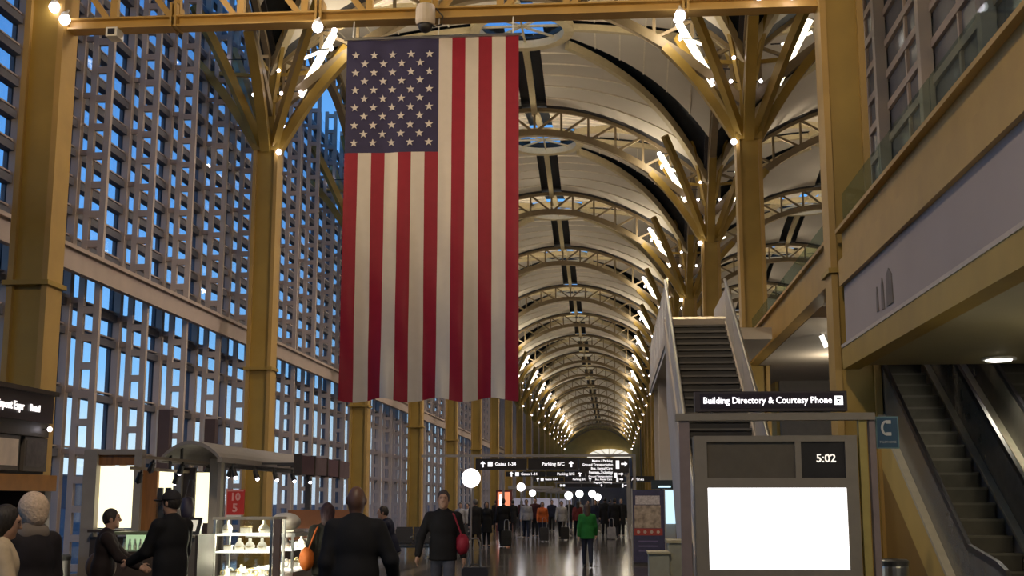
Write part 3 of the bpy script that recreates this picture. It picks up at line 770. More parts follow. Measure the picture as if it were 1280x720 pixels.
obj('handset_symbol', hs, t, mat('white_sign_print', (0.42, 0.44, 0.45), 0.5))
obj('caption', text_mesh('caption', 'TELEPHONE', .036, mat('white_sign_print', (0.42, 0.44, 0.45), 0.5), .002), t, loc=(3.212, DY - .03, 2.40))
obj('mounting_arm', MB().box(3.0715, 3.0795, DY - .01, DY + .01, 2.45, 2.50), t, DKF)
# steel bins
def bin_(x, y, r, h, label):
    t = thing('litter_bin', label, 'bin', (x, y, 0))
    obj('body', MB().lathe([(r*.97, .02), (r, .06), (r, h - .10), (r*.98, h - .08)], 24, (x, y, 0)), t, STEEL, smooth=False)
    obj('rim', MB().lathe([(r*1.02, h - .08), (r*1.04, h - .02), (r*.9, h), (r*.55, h - .02), (r*.5, h - .06)], 24, (x, y, 0)), t, STEELD)
    obj('base', MB().lathe([(r*.9, 0), (r*.9, .03), (r*.85, .04)], 24, (x, y, 0)), t, DARK)
bin_(3.46, 16.2, .19, 1.0, 'round steel litter bin beside the escalator side panel at lower right')
bin_(-7.98, 17.6, .19, .96, 'round grey litter bin against the left window wall')
# low desk by the stair foot
t = thing('service_desk', 'pale low desk beside the stair foot, left of the directory stand', 'desk', (.85, 19, 0))
obj('front_box', MB().box(.50, .80, 18.9, 19.6, 0, .94), t, mat('pale_olive_laminate', (0.34, 0.33, 0.24), 0.5))
obj('rear_box', MB().box(.80, 1.13, 19.0, 19.7, 0, 1.10), t, mat('pale_olive_laminate', (0.34, 0.33, 0.24), 0.5))
obj('worktop', MB().box(.77, 1.15, 18.96, 19.75, 1.10, 1.14), t, mat('warm_worktop', (0.5, 0.43, 0.25), 0.4))
obj('lower_top', MB().box(.48, .82, 18.86, 19.62, .94, .97), t, mat('warm_worktop', (0.5, 0.43, 0.25), 0.4))

# ------------------------------------------------------------------ hanging direction signs on gantries
SIGNK = mat('black_sign_panel', (0.010, 0.008, 0.013), 0.45)
GLOWT = emit('sign_print_glow', (1, .97, 1), .95)
def arrow(x, y, z, s, up):
    b = MB()
    if up: b.prism([(x - s*.14, z - s*.5), (x + s*.14, z - s*.5), (x + s*.14, z + s*.05), (x + s*.45, z + s*.05), (x, z + s*.5), (x - s*.45, z + s*.05), (x - s*.14, z + s*.05)], y - .006, y)
    else: b.prism([(x - s*.5, z - s*.14), (x - s*.5, z + s*.14), (x + s*.05, z + s*.14), (x + s*.05, z + s*.45), (x + s*.5, z), (x + s*.05, z - s*.45), (x + s*.05, z - s*.14)], y - .006, y)
    return b
def gantry(y, x0, x1, z0, z1, rank, full):
    t = thing('direction_sign_gantry', '%s row of black overhead direction signs across the hall' % rank, 'sign', ((x0 + x1)/2, y, 0))
    z0b = z0; zt = z1 + .08
    obj('support_bar', MB().box(x0 - (2.0 if full else .3), x1 + .25, y + .02, y + .10, zt - .02, zt + .07), t, GREYW)
    for x in (x0 - .12, x1 + .2): obj('post', MB().box(x - .05, x + .05, y + .01, y + .11, 0, zt), t, GREYW)
    n = (x1 - x0)
    cuts = [(x0, x0 + n*.335), (x0 + n*.345, x0 + n*.67), (x0 + n*.68, x1)]
    h = z1 - z0
    for i, (a, b) in enumerate(cuts):
        p = obj('sign_panel', MB().box(a, b, y - .08, y + .02, z0 - (h*.28 if i == 2 else 0), z1), t, SIGNK)
        yy = y - .084; zm = (z0 + z1)/2
        if i == 0:
            obj('arrow', arrow(a + .26, yy, zm, .22, True), p, GLOWT)
            obj('symbol', MB().box(a + .44, a + .61, yy - .006, yy, zm - .085, zm + .085), p, GLOWT)
            if rank in ('nearest', 'second', 'third'):
                obj('lettering', text_mesh('lettering', 'Gates 1-34', .17, GLOWT, .004, 'LEFT', .003), p, loc=(a + .70, yy, zm))
        if i == 1:
            obj('arrow', arrow(b - .24, yy, zm, .22, True), p, GLOWT)
            if rank in ('nearest', 'second', 'third'):
                obj('lettering', text_mesh('lettering', 'Parking B/C', .17, GLOWT, .004, 'RIGHT', .003), p, loc=(b - .48, yy, zm))
        if i == 2:
            obj('arrow', arrow(b - .16, yy, zm, .22, False), p, GLOWT)
            obj('symbol', MB().box(b - .46, b - .34, yy - .006, yy, zm - .17, zm + .12), p, GLOWT)
            if rank in ('nearest', 'second'):
                for j, s_ in enumerate(('Metro / Parking', 'Ground Transportation', 'Bus, Rental Cars', 'Baggage, Ticketing')):
                    obj('lettering', text_mesh('lettering', s_, .115, GLOWT, .004, 'RIGHT', .002), p, loc=(b - .58 if j != 1 else b - .56, yy, z1 - .09 - j*.135))
gantry(45, -4.97, .53, 2.82, 3.22, 'nearest', True)
gantry(58, -5.0, .48, 2.83, 3.05, 'second', False)
gantry(76, -4.87, .6, 2.88, 3.12, 'third', False)
gantry(104, -4.67, 1.1, 2.85, 3.1, 'fourth', False)
# small signs at the right of the hall
t = thing('airline_sign', 'small black overhead sign beside the right end of the signs', 'sign', (1.4, 62, 2.8))
obj('panel', MB().box(.78, 1.95, 62, 62.1, 2.62, 2.92), t, SIGNK); obj('lettering', text_mesh('lettering', 'Airlines', .2, GLOWT, .004, 'LEFT'), t, loc=(.85, 61.99, 2.76)); obj('hanger', MB().box(1.3, 1.36, 62.02, 62.08, 2.92, 5.2), t, DARK)

# ------------------------------------------------------------------ standee and screens by the stair
t = thing('poster_stand', 'freestanding navy poster stand with a red band of emblems, left of the stair pier', 'sign', (.95, 35, 0))
PX0, PX1, PY = .50, 1.37, 35.0
obj('board', MB().box(PX0, PX1, PY, PY + .06, .05, 2.02), t, mat('navy_poster', (0.04, 0.04, 0.10), 0.5, var=.2, scale=9))
obj('picture', MB().box(PX0 + .05, PX1 - .10, PY - .006, PY, .98, 1.60), t, mat('tan_poster_picture', (0.36, 0.29, 0.23), 0.6, var=.5, scale=7))
obj('title_panel', MB().box(PX0 + .08, PX1 - .12, PY - .008, PY, 1.62, 1.86), t, mat('grey_poster_title', (0.5, 0.46, 0.48), 0.6, var=.3, scale=20))
obj('red_band', MB().box(PX0 + .03, PX1 - .06, PY - .008, PY, .78, .97), t, mat('red_poster_band', (0.36, 0.05, 0.04), 0.6))
for i in range(4):
    em = MB().lathe([(.05, 0), (.05, .004)], 5).mesh('emblem', mat('pale_emblem', (0.5, .38, .32), .6))
    em.transform(Matrix.Translation((PX0 + .15 + .18*i, PY - .009, .875)) @ Matrix.Rotation(math.pi/2, 4, 'X')); obj('emblem', em, t)
for j in range(3):
    obj('print_row', MB().box(PX0 + .15, PX1 - .2, PY - .006, PY, .60 - .13*j, .64 - .13*j), t, mat('violet_print', (.14, .12, .24), .6))
obj('frame', MB().box(PX0 - .03, PX0, PY - .01, PY + .07, 0, 2.05).box(PX1, PX1 + .03, PY - .01, PY + .07, 0, 2.05), t, STEEL)
obj('foot', MB().box(PX0, PX1, PY - .2, PY + .26, 0, .05), t, DARK)
t = thing('arrivals_screen', 'tall pale-blue lit screen with dark header behind the poster stand', 'screen', (1.3, 37.5, 0))
obj('panel', MB().box(1.32, 1.74, 35.9, 36.0, 1.08, 2.02), t, emit('pale_blue_screen', (.55, .80, .95), 1.0))
obj('header', MB().box(1.05, 1.74, 35.88, 36.0, 2.04, 2.30), t, mat('dark_teal_header', (.012, .03, .045), .4)); obj('header_print', MB().box(1.25, 1.6, 35.87, 35.88, 2.09, 2.14), t, emit('cyan_print', (.6, .9, 1), 1.0))
obj('stand', MB().box(1.3, 1.36, 35.92, 35.98, 0, 2.04), t, DARK)

# ------------------------------------------------------------------ globe lamps, wall light lines
def globe(x, y, z, r, label, group=None):
    t = thing('globe_lamp', label, 'lamp', (x, y, 0), group=group)
    obj('globe', MB().ball((x, y, z), r, 16, 12), t, emit('globe_glass', (1, .96, .98), 3.5), smooth=True)
    obj('post', MB().tube([(x, y, .04), (x, y, z - r)], .028, 8), t, GREYW)
    obj('base', MB().lathe([(.14, 0), (.14, .03), (.04, .06)], 14, (x, y, 0)), t, GREYW)
globe(-3.43, 30, 2.26, .225, 'large glowing white globe lamp left of the overhead signs')
for i, (x, z) in enumerate(((-4.45, 2.29), (-2.28, 1.9), (-1.82, 2.0), (-1.21, 2.02), (-.95, 1.85), (-4.88, 2.1))):
    globe(x, 60 + i*3, z + .08, .20, ('distant globe lamp behind the pale vest, under the first black sign', 'distant globe lamp left of the green jacket, second among those in the middle', 'distant globe lamp just above the whitish grey top', 'distant globe lamp straight above the green jacket', 'rightmost small globe lamp above the crowd', 'leftmost small globe lamp, beside the red lit stand')[i], 'distant globe lamps')

# ------------------------------------------------------------------ food stand at the left edge
fs = thing('food_stand', 'dark food stand at the left edge with a lit sign fascia and an orange band', 'stand', (-7.6, 12, 0))
PURP = mat('dark_purple_fascia', (0.022, 0.013, 0.018), 0.4, var=.2); BROWN = mat('dark_brown_laminate', (0.045, 0.030, 0.022), 0.5, var=.2)
fa = obj('fascia', MB().box(-9.0, -6.5, 9.6, 14.0, 2.60, 2.92), fs, PURP)
obj('fascia_cap', MB().box(-9.05, -6.46, 9.55, 14.05, 2.92, 2.97), fs, BROWN)
obj('lower_fascia', MB().box(-9.0, -6.54, 9.6, 14.0, 2.44, 2.60), fs, mat('olive_brown_fascia', (.05, .04, .03), .5))
lm = text_mesh('sign_lettering', 'Airport Expr', .125, emit('fascia_letter_glow', (1, .93, .9), 1.5), .004, 'RIGHT', .002); lm.transform(Matrix.Rotation(math.pi/2, 4, 'Z'))
obj('sign_lettering', lm, fa, loc=(-6.49, 13.25, 2.745))
lm = text_mesh('sign_lettering', 'Retail', .105, MATS['fascia_letter_glow'], .004, 'LEFT', .002); lm.transform(Matrix.Rotation(math.pi/2, 4, 'Z'))
obj('sign_lettering', lm, fa, loc=(-6.49, 13.40, 2.745))
obj('bulkhead', MB().box(-9.0, -6.60, 9.6, 14.05, 2.02, 2.44), fs, BLACK)
for y0, y1, m in ((12.84, 13.30, mat('pale_menu_picture', (.75, .62, .52), .5, var=.12, scale=5)), (13.50, 13.98, mat('dark_menu_picture', (.10, .085, .085), .5, var=.3, scale=10)), (12.1, 12.6, MATS.get('dark_menu_picture') or BLACK)):
    p = obj('menu_frame', MB().box(-6.60, -6.555, y0 - .04, y1 + .04, 2.05, 2.43), fs, mat('grey_brown_frame', (.10, .085, .075), .5)); obj('menu_picture', MB().box(-6.556, -6.548, y0, y1, 2.10, 2.39), p, m)
obj('orange_band', MB().box(-9.0, -6.5, 9.6, 14.2, 1.83, 2.01), fs, mat('orange_laminate', (.36, .15, .018), .45, var=.12))
obj('end_post', MB().box(-6.72, -6.55, 14.02, 14.18, 0, 1.83), fs, GREYW)
obj('end_wall', MB().box(-9.0, -6.74, 13.94, 14.0, 0, 1.83), fs, BROWN)
obj('back_wall', MB().box(-9.0, -8.9, 9.6, 14.1, 0, 2.44), fs, BROWN)
obj('counter', MB().box(-7.3, -6.6, 9.6, 13.9, 0, 1.02), fs, BROWN); obj('countertop', MB().box(-7.35, -6.52, 9.55, 13.95, 1.02, 1.07), fs, GREYW)
for z in (1.35, 1.62): obj('shelf', MB().box(-8.9, -6.80, 13.7, 13.94, z, z + .03), fs, mat('reddish_shelf', (.10, .045, .035), .5))
for y, z in ((13.75, 2.62), (14.25, 2.62)):
    pass
t = thing('spot_light', 'tiny white spotlight on the lower fascia of the food stand', 'lamp', (-6.46, 13.85, 2.53))
obj('bulb', MB().ball((-6.46, 13.85, 2.53), .028, 10, 6), t, LAMPW, smooth=True); obj('stem', MB().box(-6.539, -6.47, 13.84, 13.86, 2.52, 2.54), t, DARK)

# ------------------------------------------------------------------ jewellery kiosk
KIOSK = mat('taupe_kiosk_frame', (.27, .235, .205), .5, var=.06); KWOOD = mat('amber_wood_panel', (.24, .10, .03), .45, var=.25, scale=3, stretch=(6, 6, .6))
ks = thing('kiosk_display_wall', 'taupe kiosk back wall with bright lit panels and posts beside the window wall', 'kiosk', (-6.8, 18, 0))
for x0, x1, zt in ((-7.80, -7.60, 2.45), (-7.03, -6.92, 2.39), (-6.43, -6.31, 2.33), (-5.89, -5.77, 2.33)):
    obj('post', MB().box(x0, x1, 17.9, 18.06, 0, zt), ks, KIOSK)
obj('header', MB().box(-7.80, -6.92, 17.92, 18.08, 2.39, 2.47), ks, KIOSK)
obj('header_panel', MB().box(-7.60, -7.03, 17.98, 18.06, 2.24, 2.39), ks, KWOOD)
LIT = emit('lit_display_panel', (1, .92, .60), 1.25)
obj('lit_panel', MB().box(-7.58, -7.04, 18.0, 18.06, 1.33, 2.23), ks, LIT); obj('lit_panel', MB().box(-6.68, -6.45, 18.0, 18.06, 1.80, 2.16), ks, LIT); obj('dark_shelf_back', MB().box(-6.68, -6.45, 18.0, 18.06, 1.2, 1.80), ks, BROWN); obj('lit_panel', MB().box(-6.12, -5.90, 18.0, 18.06, 1.40, 2.13), ks, LIT)
obj('wood_panel', MB().box(-6.92, -6.70, 17.98, 18.06, 1.22, 2.2), ks, KWOOD); obj('dark_panel', MB().box(-6.31, -6.13, 17.98, 18.06, 1.2, 2.2), ks, BROWN)
obj('base_cabinet', MB().box(-7.62, -5.8, 17.85, 18.3, 0, 1.2), ks, BROWN)
obj('shelf', MB().box(-7.6, -7.04, 17.7, 18.0, 1.27, 1.31), ks, BROWN)
for x, z in ((-6.64, 1.75), (-6.52, 1.75), (-6.6, 1.48)):
    obj('hook_peg', MB().box(x - .04, x + .04, 17.94, 17.99, z, z + .16), ks, DARK)
hb = thing('hanging_bag', 'dark handbag hanging in front of the right-hand lit panel of the kiosk', 'bag', (-6.15, 17.8, 1.5))
obj('body', MB().lathe([(.02, 1.48), (.085, 1.50), (.10, 1.62), (.075, 1.76), (.02, 1.78)], 14, (-6.15, 17.75, 0)), hb, mat('dark_violet_leather', (.02, .014, .03), .5), smooth=True)
obj('strap', MB().tube([(-6.2, 17.78, 1.76), (-6.17, 17.84, 2.02), (-6.12, 17.84, 2.02), (-6.1, 17.78, 1.76)], .01, 5), hb, DARK)
# canopy
cp = thing('kiosk_canopy', 'long curved grey canopy over the jewellery kiosk', 'canopy', (-5.7, 20, 2.3))
arc = [(-6.32 + .88*i/12, 2.30 + .25*math.sin(math.pi*min(1, (i/12)*1.0))**.8) for i in range(13)]
pf = arc + [(x, z - .05) for x, z in reversed(arc)]
obj('roof_shell', MB().prism(pf, 17.0, 24.2), cp, mat('grey_canopy_sheet', (.23, .205, .19), .5, var=.05))
obj('edge_beam', MB().box(-5.48, -5.42, 16.98, 24.22, 2.25, 2.32), cp, KIOSK); obj('edge_beam', MB().box(-6.34, -6.28, 16.98, 24.22, 2.25, 2.32), cp, KIOSK)
for x in (-5.9,):
    for y in (18.5, 23.9): obj('canopy_post', MB().box(x - .05, x + .05, y - .05, y + .05, 0, 2.5), cp, KIOSK)
RAILM = mat('bronze_track_rail', (.30, .24, .18), .35, .5)
tk = 0
for (x, z, y0, y1, n, who) in ((-6.08, 2.28, 15.8, 19.8, 4, 'upper'), (-6.24, 2.14, 15.8, 19.2, 3, 'lower')):
    t = thing('track_rail', '%s bronze rail of track lights in front of the kiosk canopy' % who, 'rail', (x, y0, z))
    obj('rail', MB().box(x - .02, x + .02, y0, y1, z - .02, z + .02), t, RAILM)
    obj('rail_bracket', MB().box(x - .015, x + .015, y1 - .1, y1 - .06, z, z + (.19 if who == 'upper' else .23)), t, DARK); obj('rail_bracket', MB().box(x - .015, x + .015, y0 + 1.4, y0 + 1.44, z, z + (.19 if who == 'upper' else .23)), t, DARK)
    for i in range(n):
        y = y0 + .35 + (y1 - y0 - .6)*i/(n - 1); q = ('first', 'second', 'third', 'fourth')[i]
        L = thing('track_light', '%s black spotlight from the left on the %s kiosk rail' % (q, who), 'lamp', (x, y, z))
        obj('arm', MB().box(x - .012, x + .012, y - .012, y + .012, z - .10, z), L, DARK)
        obj('head', MB().tube([(x, y - .02, z - .06), (x - .05, y + .03, z - .17)], [.035, .045], 10), L, BLACK)
        obj('lens', MB().ball((x - .055, y + .034, z - .18), .025, 8, 5), L, LAMPW if i % 2 else DARK, smooth=True)
for i in range(5):
    y = 17.5 + 1.1*i; x = -5.42; z = 2.21
    L = thing('track_light', '%s black spotlight from the left under the canopy edge' % ('first', 'second', 'third', 'fourth', 'fifth')[i], 'lamp', (x, y, z))
    obj('arm', MB().box(x - .012, x + .012, y - .012, y + .012, z - .06, z + .03), L, DARK); obj('head', MB().tube([(x, y, z - .04), (x + .05, y - .03, z - .16)], [.035, .045], 10), L, BLACK)
    obj('lens', MB().ball((x + .052, y - .03, z - .165), .03, 8, 5), L, LAMPW, smooth=True)
for i in range(4):
    y0 = 18.55 + .88*i
    t = thing('purple_banner', '%s muted purple fabric box hanging along the canopy edge' % ('leftmost', 'second from left', 'third from left', 'rightmost')[i], 'banner', (-4.75, y0, 2.1))
    obj('fabric_box', MB().box(-4.80, -4.70, y0, y0 + .82, 2.12, 2.40), t, mat('muted_purple_fabric', (.16, .085, .105), .7) if i % 2 == 0 else mat('muted_mauve_fabric', (.19, .13, .14), .7))
    obj('hem', MB().box(-4.81, -4.69, y0 - .01, y0 + .03, 2.10, 2.42), t, BROWN)
    obj('hanger', MB().box(-5.419, -4.76, y0 + .4, y0 + .43, 2.27, 2.30), t, DARK)
for (x, y, z0, z1, wd, lab) in ((-7.36, 20.0, 0, 3.2, .19, 'taller brown pylon rising behind the kiosk, left of the canopy'), (-6.78, 20.6, 0, 3.08, .18, 'shorter brown pylon rising behind the kiosk canopy')):
    t = thing('brown_pylon', lab, 'pylon', (x, y, 0))
    obj('shaft', MB().box(x - wd/2, x + wd/2, y - .08, y + .08, z0, z1), t, mat('brown_purple_pylon', (.085, .05, .05), .5)); obj('edge_strip', MB().box(x - wd/2 - .03, x - wd/2, y - .09, y + .05, 0, z1), t, mat('pale_edge_strip', (.5, .46, .44), .5)); obj('base', MB().box(x - .2, x + .2, y - .2, y + .2, 0, .04), t, DARK)
# tall glass cabinet (front) and lower glass counter (side)
SHELFW = emit('lit_glass_shelf', (1, .96, .85), 1.5); BACKLT = emit('lit_cabinet_back', (1, .93, .72), .28)
CG = glass('cabinet_glass', (.95, .97, .95), .05)
cb = thing('glass_cabinet', 'tall brightly lit glass jewellery cabinet with white shelves, below the red sign', 'cabinet', (-4.45, 14.9, 0))
x0, x1, y0, y1 = -4.83, -4.10, 14.9, 15.5
obj('plinth', MB().box(x0, x1, y0, y1, 0, .78), cb, KIOSK)
for x in (x0, x1 - .03):
    for y in (y0, y1 - .03): obj('corner_post', MB().box(x, x + .03, y, y + .03, .78, 1.5), cb, STEEL)
obj('top_frame', MB().box(x0 - .01, x1 + .01, y0 - .01, y1 + .01, 1.495, 1.525), cb, mat('pale_cabinet_rim', (.6, .56, .46), .4))
for z in (.80, 1.10, 1.305): obj('shelf', MB().box(x0 + .03, x1 - .03, y0 + .03, y1 - .03, z, z + .02), cb, SHELFW)
obj('front_pane', MB().box(x0 + .03, x1 - .03, y0 + .004, y0 + .01, .80, 1.495), cb, CG); obj('side_pane', MB().box(x1 - .01, x1 - .004, y0 + .03, y1 - .03, .80, 1.495), cb, CG)
lamp('POINT', 'cabinet_light', (-4.45, 15.1, 1.46), 24, color=(1, .92, .72), shadow_soft_size=.05); lamp('POINT', 'cabinet_light', (-4.45, 15.0, 1.07), 16, color=(1, .90, .66), shadow_soft_size=.05)
obj('end_post', MB().box(-4.09, -4.01, 14.9, 14.98, 0, 1.50), cb, mat('mauve_post', (0.2, .155, .15), .5))
cs = thing('glass_counter', 'lower lit glass jewellery counter running back along the aisle', 'cabinet', (-4.3, 16.5, 0))
x0, x1, y0, y1 = -4.62, -4.02, 15.0, 18.2
y0 = 15.6
obj('plinth', MB().box(x0, x1, y0, y1, 0, .84), cs, KIOSK)
obj('top_slab', MB().box(x0 - .02, x1 + .02, y0 - .5 if False else y0, y1, 1.27, 1.32), cs, STEEL)
for z in (.86, 1.10): obj('shelf', MB().box(x0 + .02, x1 - .02, y0, y1 - .02, z, z + .02), cs, SHELFW)
obj('side_pane', MB().box(x1 - .01, x1 - .004, y0, y1 - .03, .86, 1.27), cs, CG)
for y in (y0, y0 + 1.5, y1 - .03): obj('corner_post', MB().box(x1 - .03, x1, y, y + .03, .84, 1.27), cs, STEEL)
lamp('POINT', 'counter_light', (-4.25, 16.2, 1.2), 24, color=(1, .93, .72), shadow_soft_size=.05); lamp('POINT', 'counter_light', (-4.25, 17.3, 1.2), 18, color=(1, .93, .72), shadow_soft_size=.05)
WHT = mat('white_velvet', (.75, .72, .64), .8); GOLD = mat('pale_gold', (.62, .48, .22), .3, .7); SILV = mat('silver_trinket', (.65, .63, .58), .3, .7); GRN = mat('green_bead', (.20, .26, .12), .4)
def bust(x, y, z, s=1.0):
    me = MB().lathe([(.05*s, 0), (.075*s, .02*s), (.085*s, .08*s), (.05*s, .13*s), (.025*s, .15*s), (.028*s, .19*s), (.01*s, .20*s)], 12)
    return me
bm_ = bust(0, 0, 0).mesh('bust', WHT, True)
nk = MB().tube([(.06*math.cos(a), -.06*abs(math.sin(a)) - .02, .09 - .03*math.sin(a)) for a in [math.pi*i/8 for i in range(9)]], .008, 5).mesh('necklace', GOLD)
box_ = MB().box(-.06, .06, -.05, .05, 0, .07).mesh('box', WHT); lid_ = MB().box(-.064, .064, -.054, .054, .07, .09).mesh('lid', GOLD)
st_ = MB().tube([(0, 0, 0), (0, 0, .14)], .008, 6).mesh('stem', SILV); bar_ = MB().tube([(-.08, 0, .13), (.08, 0, .13)], .008, 6).mesh('bar', SILV)
rg = MB().tube([(.045*math.cos(a), 0, .060 + .045*math.sin(a)) for a in [2*math.pi*i/10 for i in range(11)]], .012, 5)
rg_me = rg.mesh('bracelet', GOLD); rg_ms = MB(); rg_ms.v = rg.v; rg_ms.f = rg.f; rg_ms.m = rg.m; rg_ms = rg_ms.mesh('bracelet', SILV)
pad_ = MB().box(-.05, .05, -.03, .03, 0, .012).mesh('pad', WHT)
rnd = random.Random(3)
def merch(kind, x, y, z, label, group, rz=0.0):
    if kind == 'bust':
        t = thing('necklace_bust', label, 'jewellery', (x, y, z), rz, group, world=False); obj('bust', bm_, t); obj('necklace', nk, t)
    elif kind == 'box':
        t = thing('gift_box', label, 'box', (x, y, z), rz, group, world=False); obj('box', box_, t); obj('lid', lid_, t)
    elif kind == 'rack':
        t = thing('earring_rack', label, 'jewellery', (x, y, z), rz, group, world=False); obj('stem', st_, t); obj('bar', bar_, t)
    else:
        t = thing('bracelet', label, 'jewellery', (x, y, z), rz, group, world=False); obj('band', rg_me if kind == 'gold' else rg_ms, t); obj('pad', pad_, t)
    return t
N_ = ('first', 'second', 'third', 'fourth', 'fifth', 'sixth', 'seventh', 'eighth', 'ninth')
def sc(t, k): t.scale = (k, k, k); return t
for i, x in enumerate((-4.72, -4.26)): sc(merch('bust', x, 15.1, 1.326, ('white necklace bust at the left on the top shelf of the tall cabinet', 'white necklace bust at the right on the top shelf of the tall cabinet')[i], 'busts on the top shelf'), .8)
merch('box', -4.49, 15.12, 1.326, 'white gift box between two busts on the top shelf of the tall cabinet', None)
for i, x in enumerate((-4.70, -4.56, -4.43, -4.28)): sc(merch(('box', 'bust', 'bust', 'bust')[i], x, 15.1, 1.121, ('white gift box at the left of the middle shelf, tall cabinet', 'left one of three white busts on the middle shelf, tall cabinet', 'middle one of three white busts on the middle shelf, tall cabinet', 'right one of three white busts on the middle shelf, tall cabinet')[i], 'display on the middle shelf'), .75)
for r_ in range(3):
    for i in range(5):
        kd = ('gold', 'box', 'bust', 'gold', 'silver', 'bust')[(i + r_*2) % 6]
        sc(merch(kd, -4.73 + .135*i, 15.02 + .15*r_, .821, '%s item from left, %s row, bottom shelf of tall cabinet' % (N_[i], ('front', 'middle', 'back')[r_]), 'jewellery on the bottom shelf', rnd.uniform(-.5, .5)), (.70, .74, .78)[r_] * (.8 if kd == 'bust' else 1))
for i in range(9):
    y = 15.75 + .26*i
    sc(merch(('bust', 'rack', 'silver')[i % 3], -4.15, y, 1.121, '%s piece from near end, upper shelf of low counter' % N_[i], 'jewellery on the counter upper shelf', R(60) + rnd.uniform(-.4, .4)), .72)
    merch(('silver', 'box', 'gold')[i % 3], -4.15, y + .02, .881, '%s piece from near end, lower shelf of low counter' % N_[i], 'jewellery on the counter lower shelf', R(60) + rnd.uniform(-.4, .4))
t = thing('display_cushion', 'large pale cushion of jewellery on top of the low glass counter', 'cushion', (-4.25, 15.95, 1.325), world=False)
obj('cushion', MB().ball((0, .1, .125), (.19, .30, .12), 18, 10), t, WHT, smooth=True); obj('chain', MB().tube([(-.1, -.12, .16), (0, -.18, .13), (.12, -.1, .12)], .012, 6), t, GOLD); obj('base', MB().box(-.18, .18, -.18, .4, 0, .03), t, WHT)
# red sale sign
t = thing('sale_sign', 'small upright red sale sign with pale numbers on top of the tall cabinet', 'sign', (-4.65, 15.2, 1.525))
obj('board', MB().box(-4.77, -4.55, 15.19, 15.215, 1.55, 1.86), t, mat('red_sign_board', (.62, .045, .04), .5)); obj('edge', MB().box(-4.785, -4.765, 15.185, 15.22, 1.525, 1.87), t, mat('pink_edge', (.75, .45, .42), .5)); obj('foot', MB().box(-4.75, -4.57, 15.15, 15.25, 1.525, 1.55), t, WHITE)
PINK = mat('pink_numerals', (.85, .42, .40), .5)
obj('numerals', text_mesh('numerals', '10', .13, PINK, .003, bold=.004), t, loc=(-4.66, 15.185, 1.765)); obj('numerals', text_mesh('numerals', '5', .14, PINK, .003, bold=.004), t, loc=(-4.66, 15.185, 1.63))
obj('top_rule', MB().box(-4.76, -4.56, 15.184, 15.19, 1.835, 1.845), t, PINK)
# till counter
t = thing('till_counter', 'plain grey till counter between the capped man and the glass cabinet', 'counter', (-4.7, 14.3, 0))
obj('body', MB().box(-5.08, -4.74, 14.0, 14.6, 0, 1.31), t, mat('warm_grey_laminate', (.145, .13, .115), .5)); obj('end_panel', MB().box(-4.74, -4.71, 14.0, 14.6, 0, 1.334), t, mat('dark_mauve_panel', (.05, .038, .038), .6)); obj('worktop', MB().box(-5.12, -4.745, 13.95, 14.62, 1.31, 1.335), t, KIOSK)
t = thing('till_tablet', 'dark framed till screen showing a pale page, on the grey till counter', 'screen', (-4.85, 14.2, 1.335))
obj('case', MB().prismx([(14.16, 1.345), (14.24, 1.345), (14.30, 1.52), (14.27, 1.53)], -4.93, -4.755), t, BLACK); obj('display', MB().prismx([(14.153, 1.375), (14.163, 1.375), (14.255, 1.50), (14.245, 1.50)], -4.915, -4.80), t, emit('pale_page', (.9, .84, .7), .42)); obj('stand', MB().box(-4.92, -4.77, 14.15, 14.32, 1.335, 1.348), t, BLACK)
t = thing('receipt_stack', 'small loose stack of pale papers at the left of the till counter', 'paper', (-5.04, 14.2, 1.335))
for i in range(4): obj('sheet', MB().box(-5.10 + .01*i, -4.98 + .01*i, 14.08, 14.3, 1.3365 + .012*i, 1.346 + .012*i), t, mat('pale_paper', (.42, .36, .33), .7))
# small green-lit case behind the till, terracotta divider
t = thing('lit_trinket_case', 'low green-lit glass case behind the capped man', 'cabinet', (-6.4, 16.5, 0))
obj('base', MB().box(-6.72, -6.05, 16.5, 17.0, 0, 1.05), t, BROWN); obj('top_rim', MB().box(-6.74, -6.03, 16.48, 17.02, 1.27, 1.31), t, mat('greenish_rim', (.14, .17, .10), .4)); obj('pane', MB().box(-6.7, -6.07, 16.505, 16.51, 1.06, 1.27), t, CG); obj('lit_back', MB().box(-6.7, -6.07, 16.9, 16.92, 1.06, 1.27), t, emit('green_lit_back', (.75, 1, .6), .5))
for i in range(8): obj('vial', MB().lathe([(.022, 1.06), (.026, 1.12), (.012, 1.17), (.012, 1.21)], 8, (-6.64 + .075*i, 16.7, 0)), t, mat('pale_vial', (.8, .85, .7), .3))
t = thing('terracotta_divider', 'terracotta coloured low panel behind the glass counter', 'panel', (-4.6, 19, 0))
obj('panel', MB().box(-5.05, -3.95, 19.2, 19.3, 1.12, 1.58), t, mat('terracotta_laminate', (.24, .085, .03), .5)); obj('frame', MB().box(-5.1, -3.9, 19.18, 19.32, 0, 1.12), t, BROWN)
# low white wares in front at the bottom edge
t = thing('wire_basket', 'wire basket of white wares on the floor stand beside the capped man', 'basket', (-5.2, 12.3, 0))
obj('stand', MB().box(-5.5, -5.0, 12.1, 12.6, 0, .80), t, BROWN)
for i in range(6): obj('bowl', MB().lathe([(.03, .80), (.07, .83), (.08, .87), (.07, .865), (.03, .83)], 12, (-5.42 + .13*(i % 3), 12.2 + .2*(i//3), 0)), t, WHT)

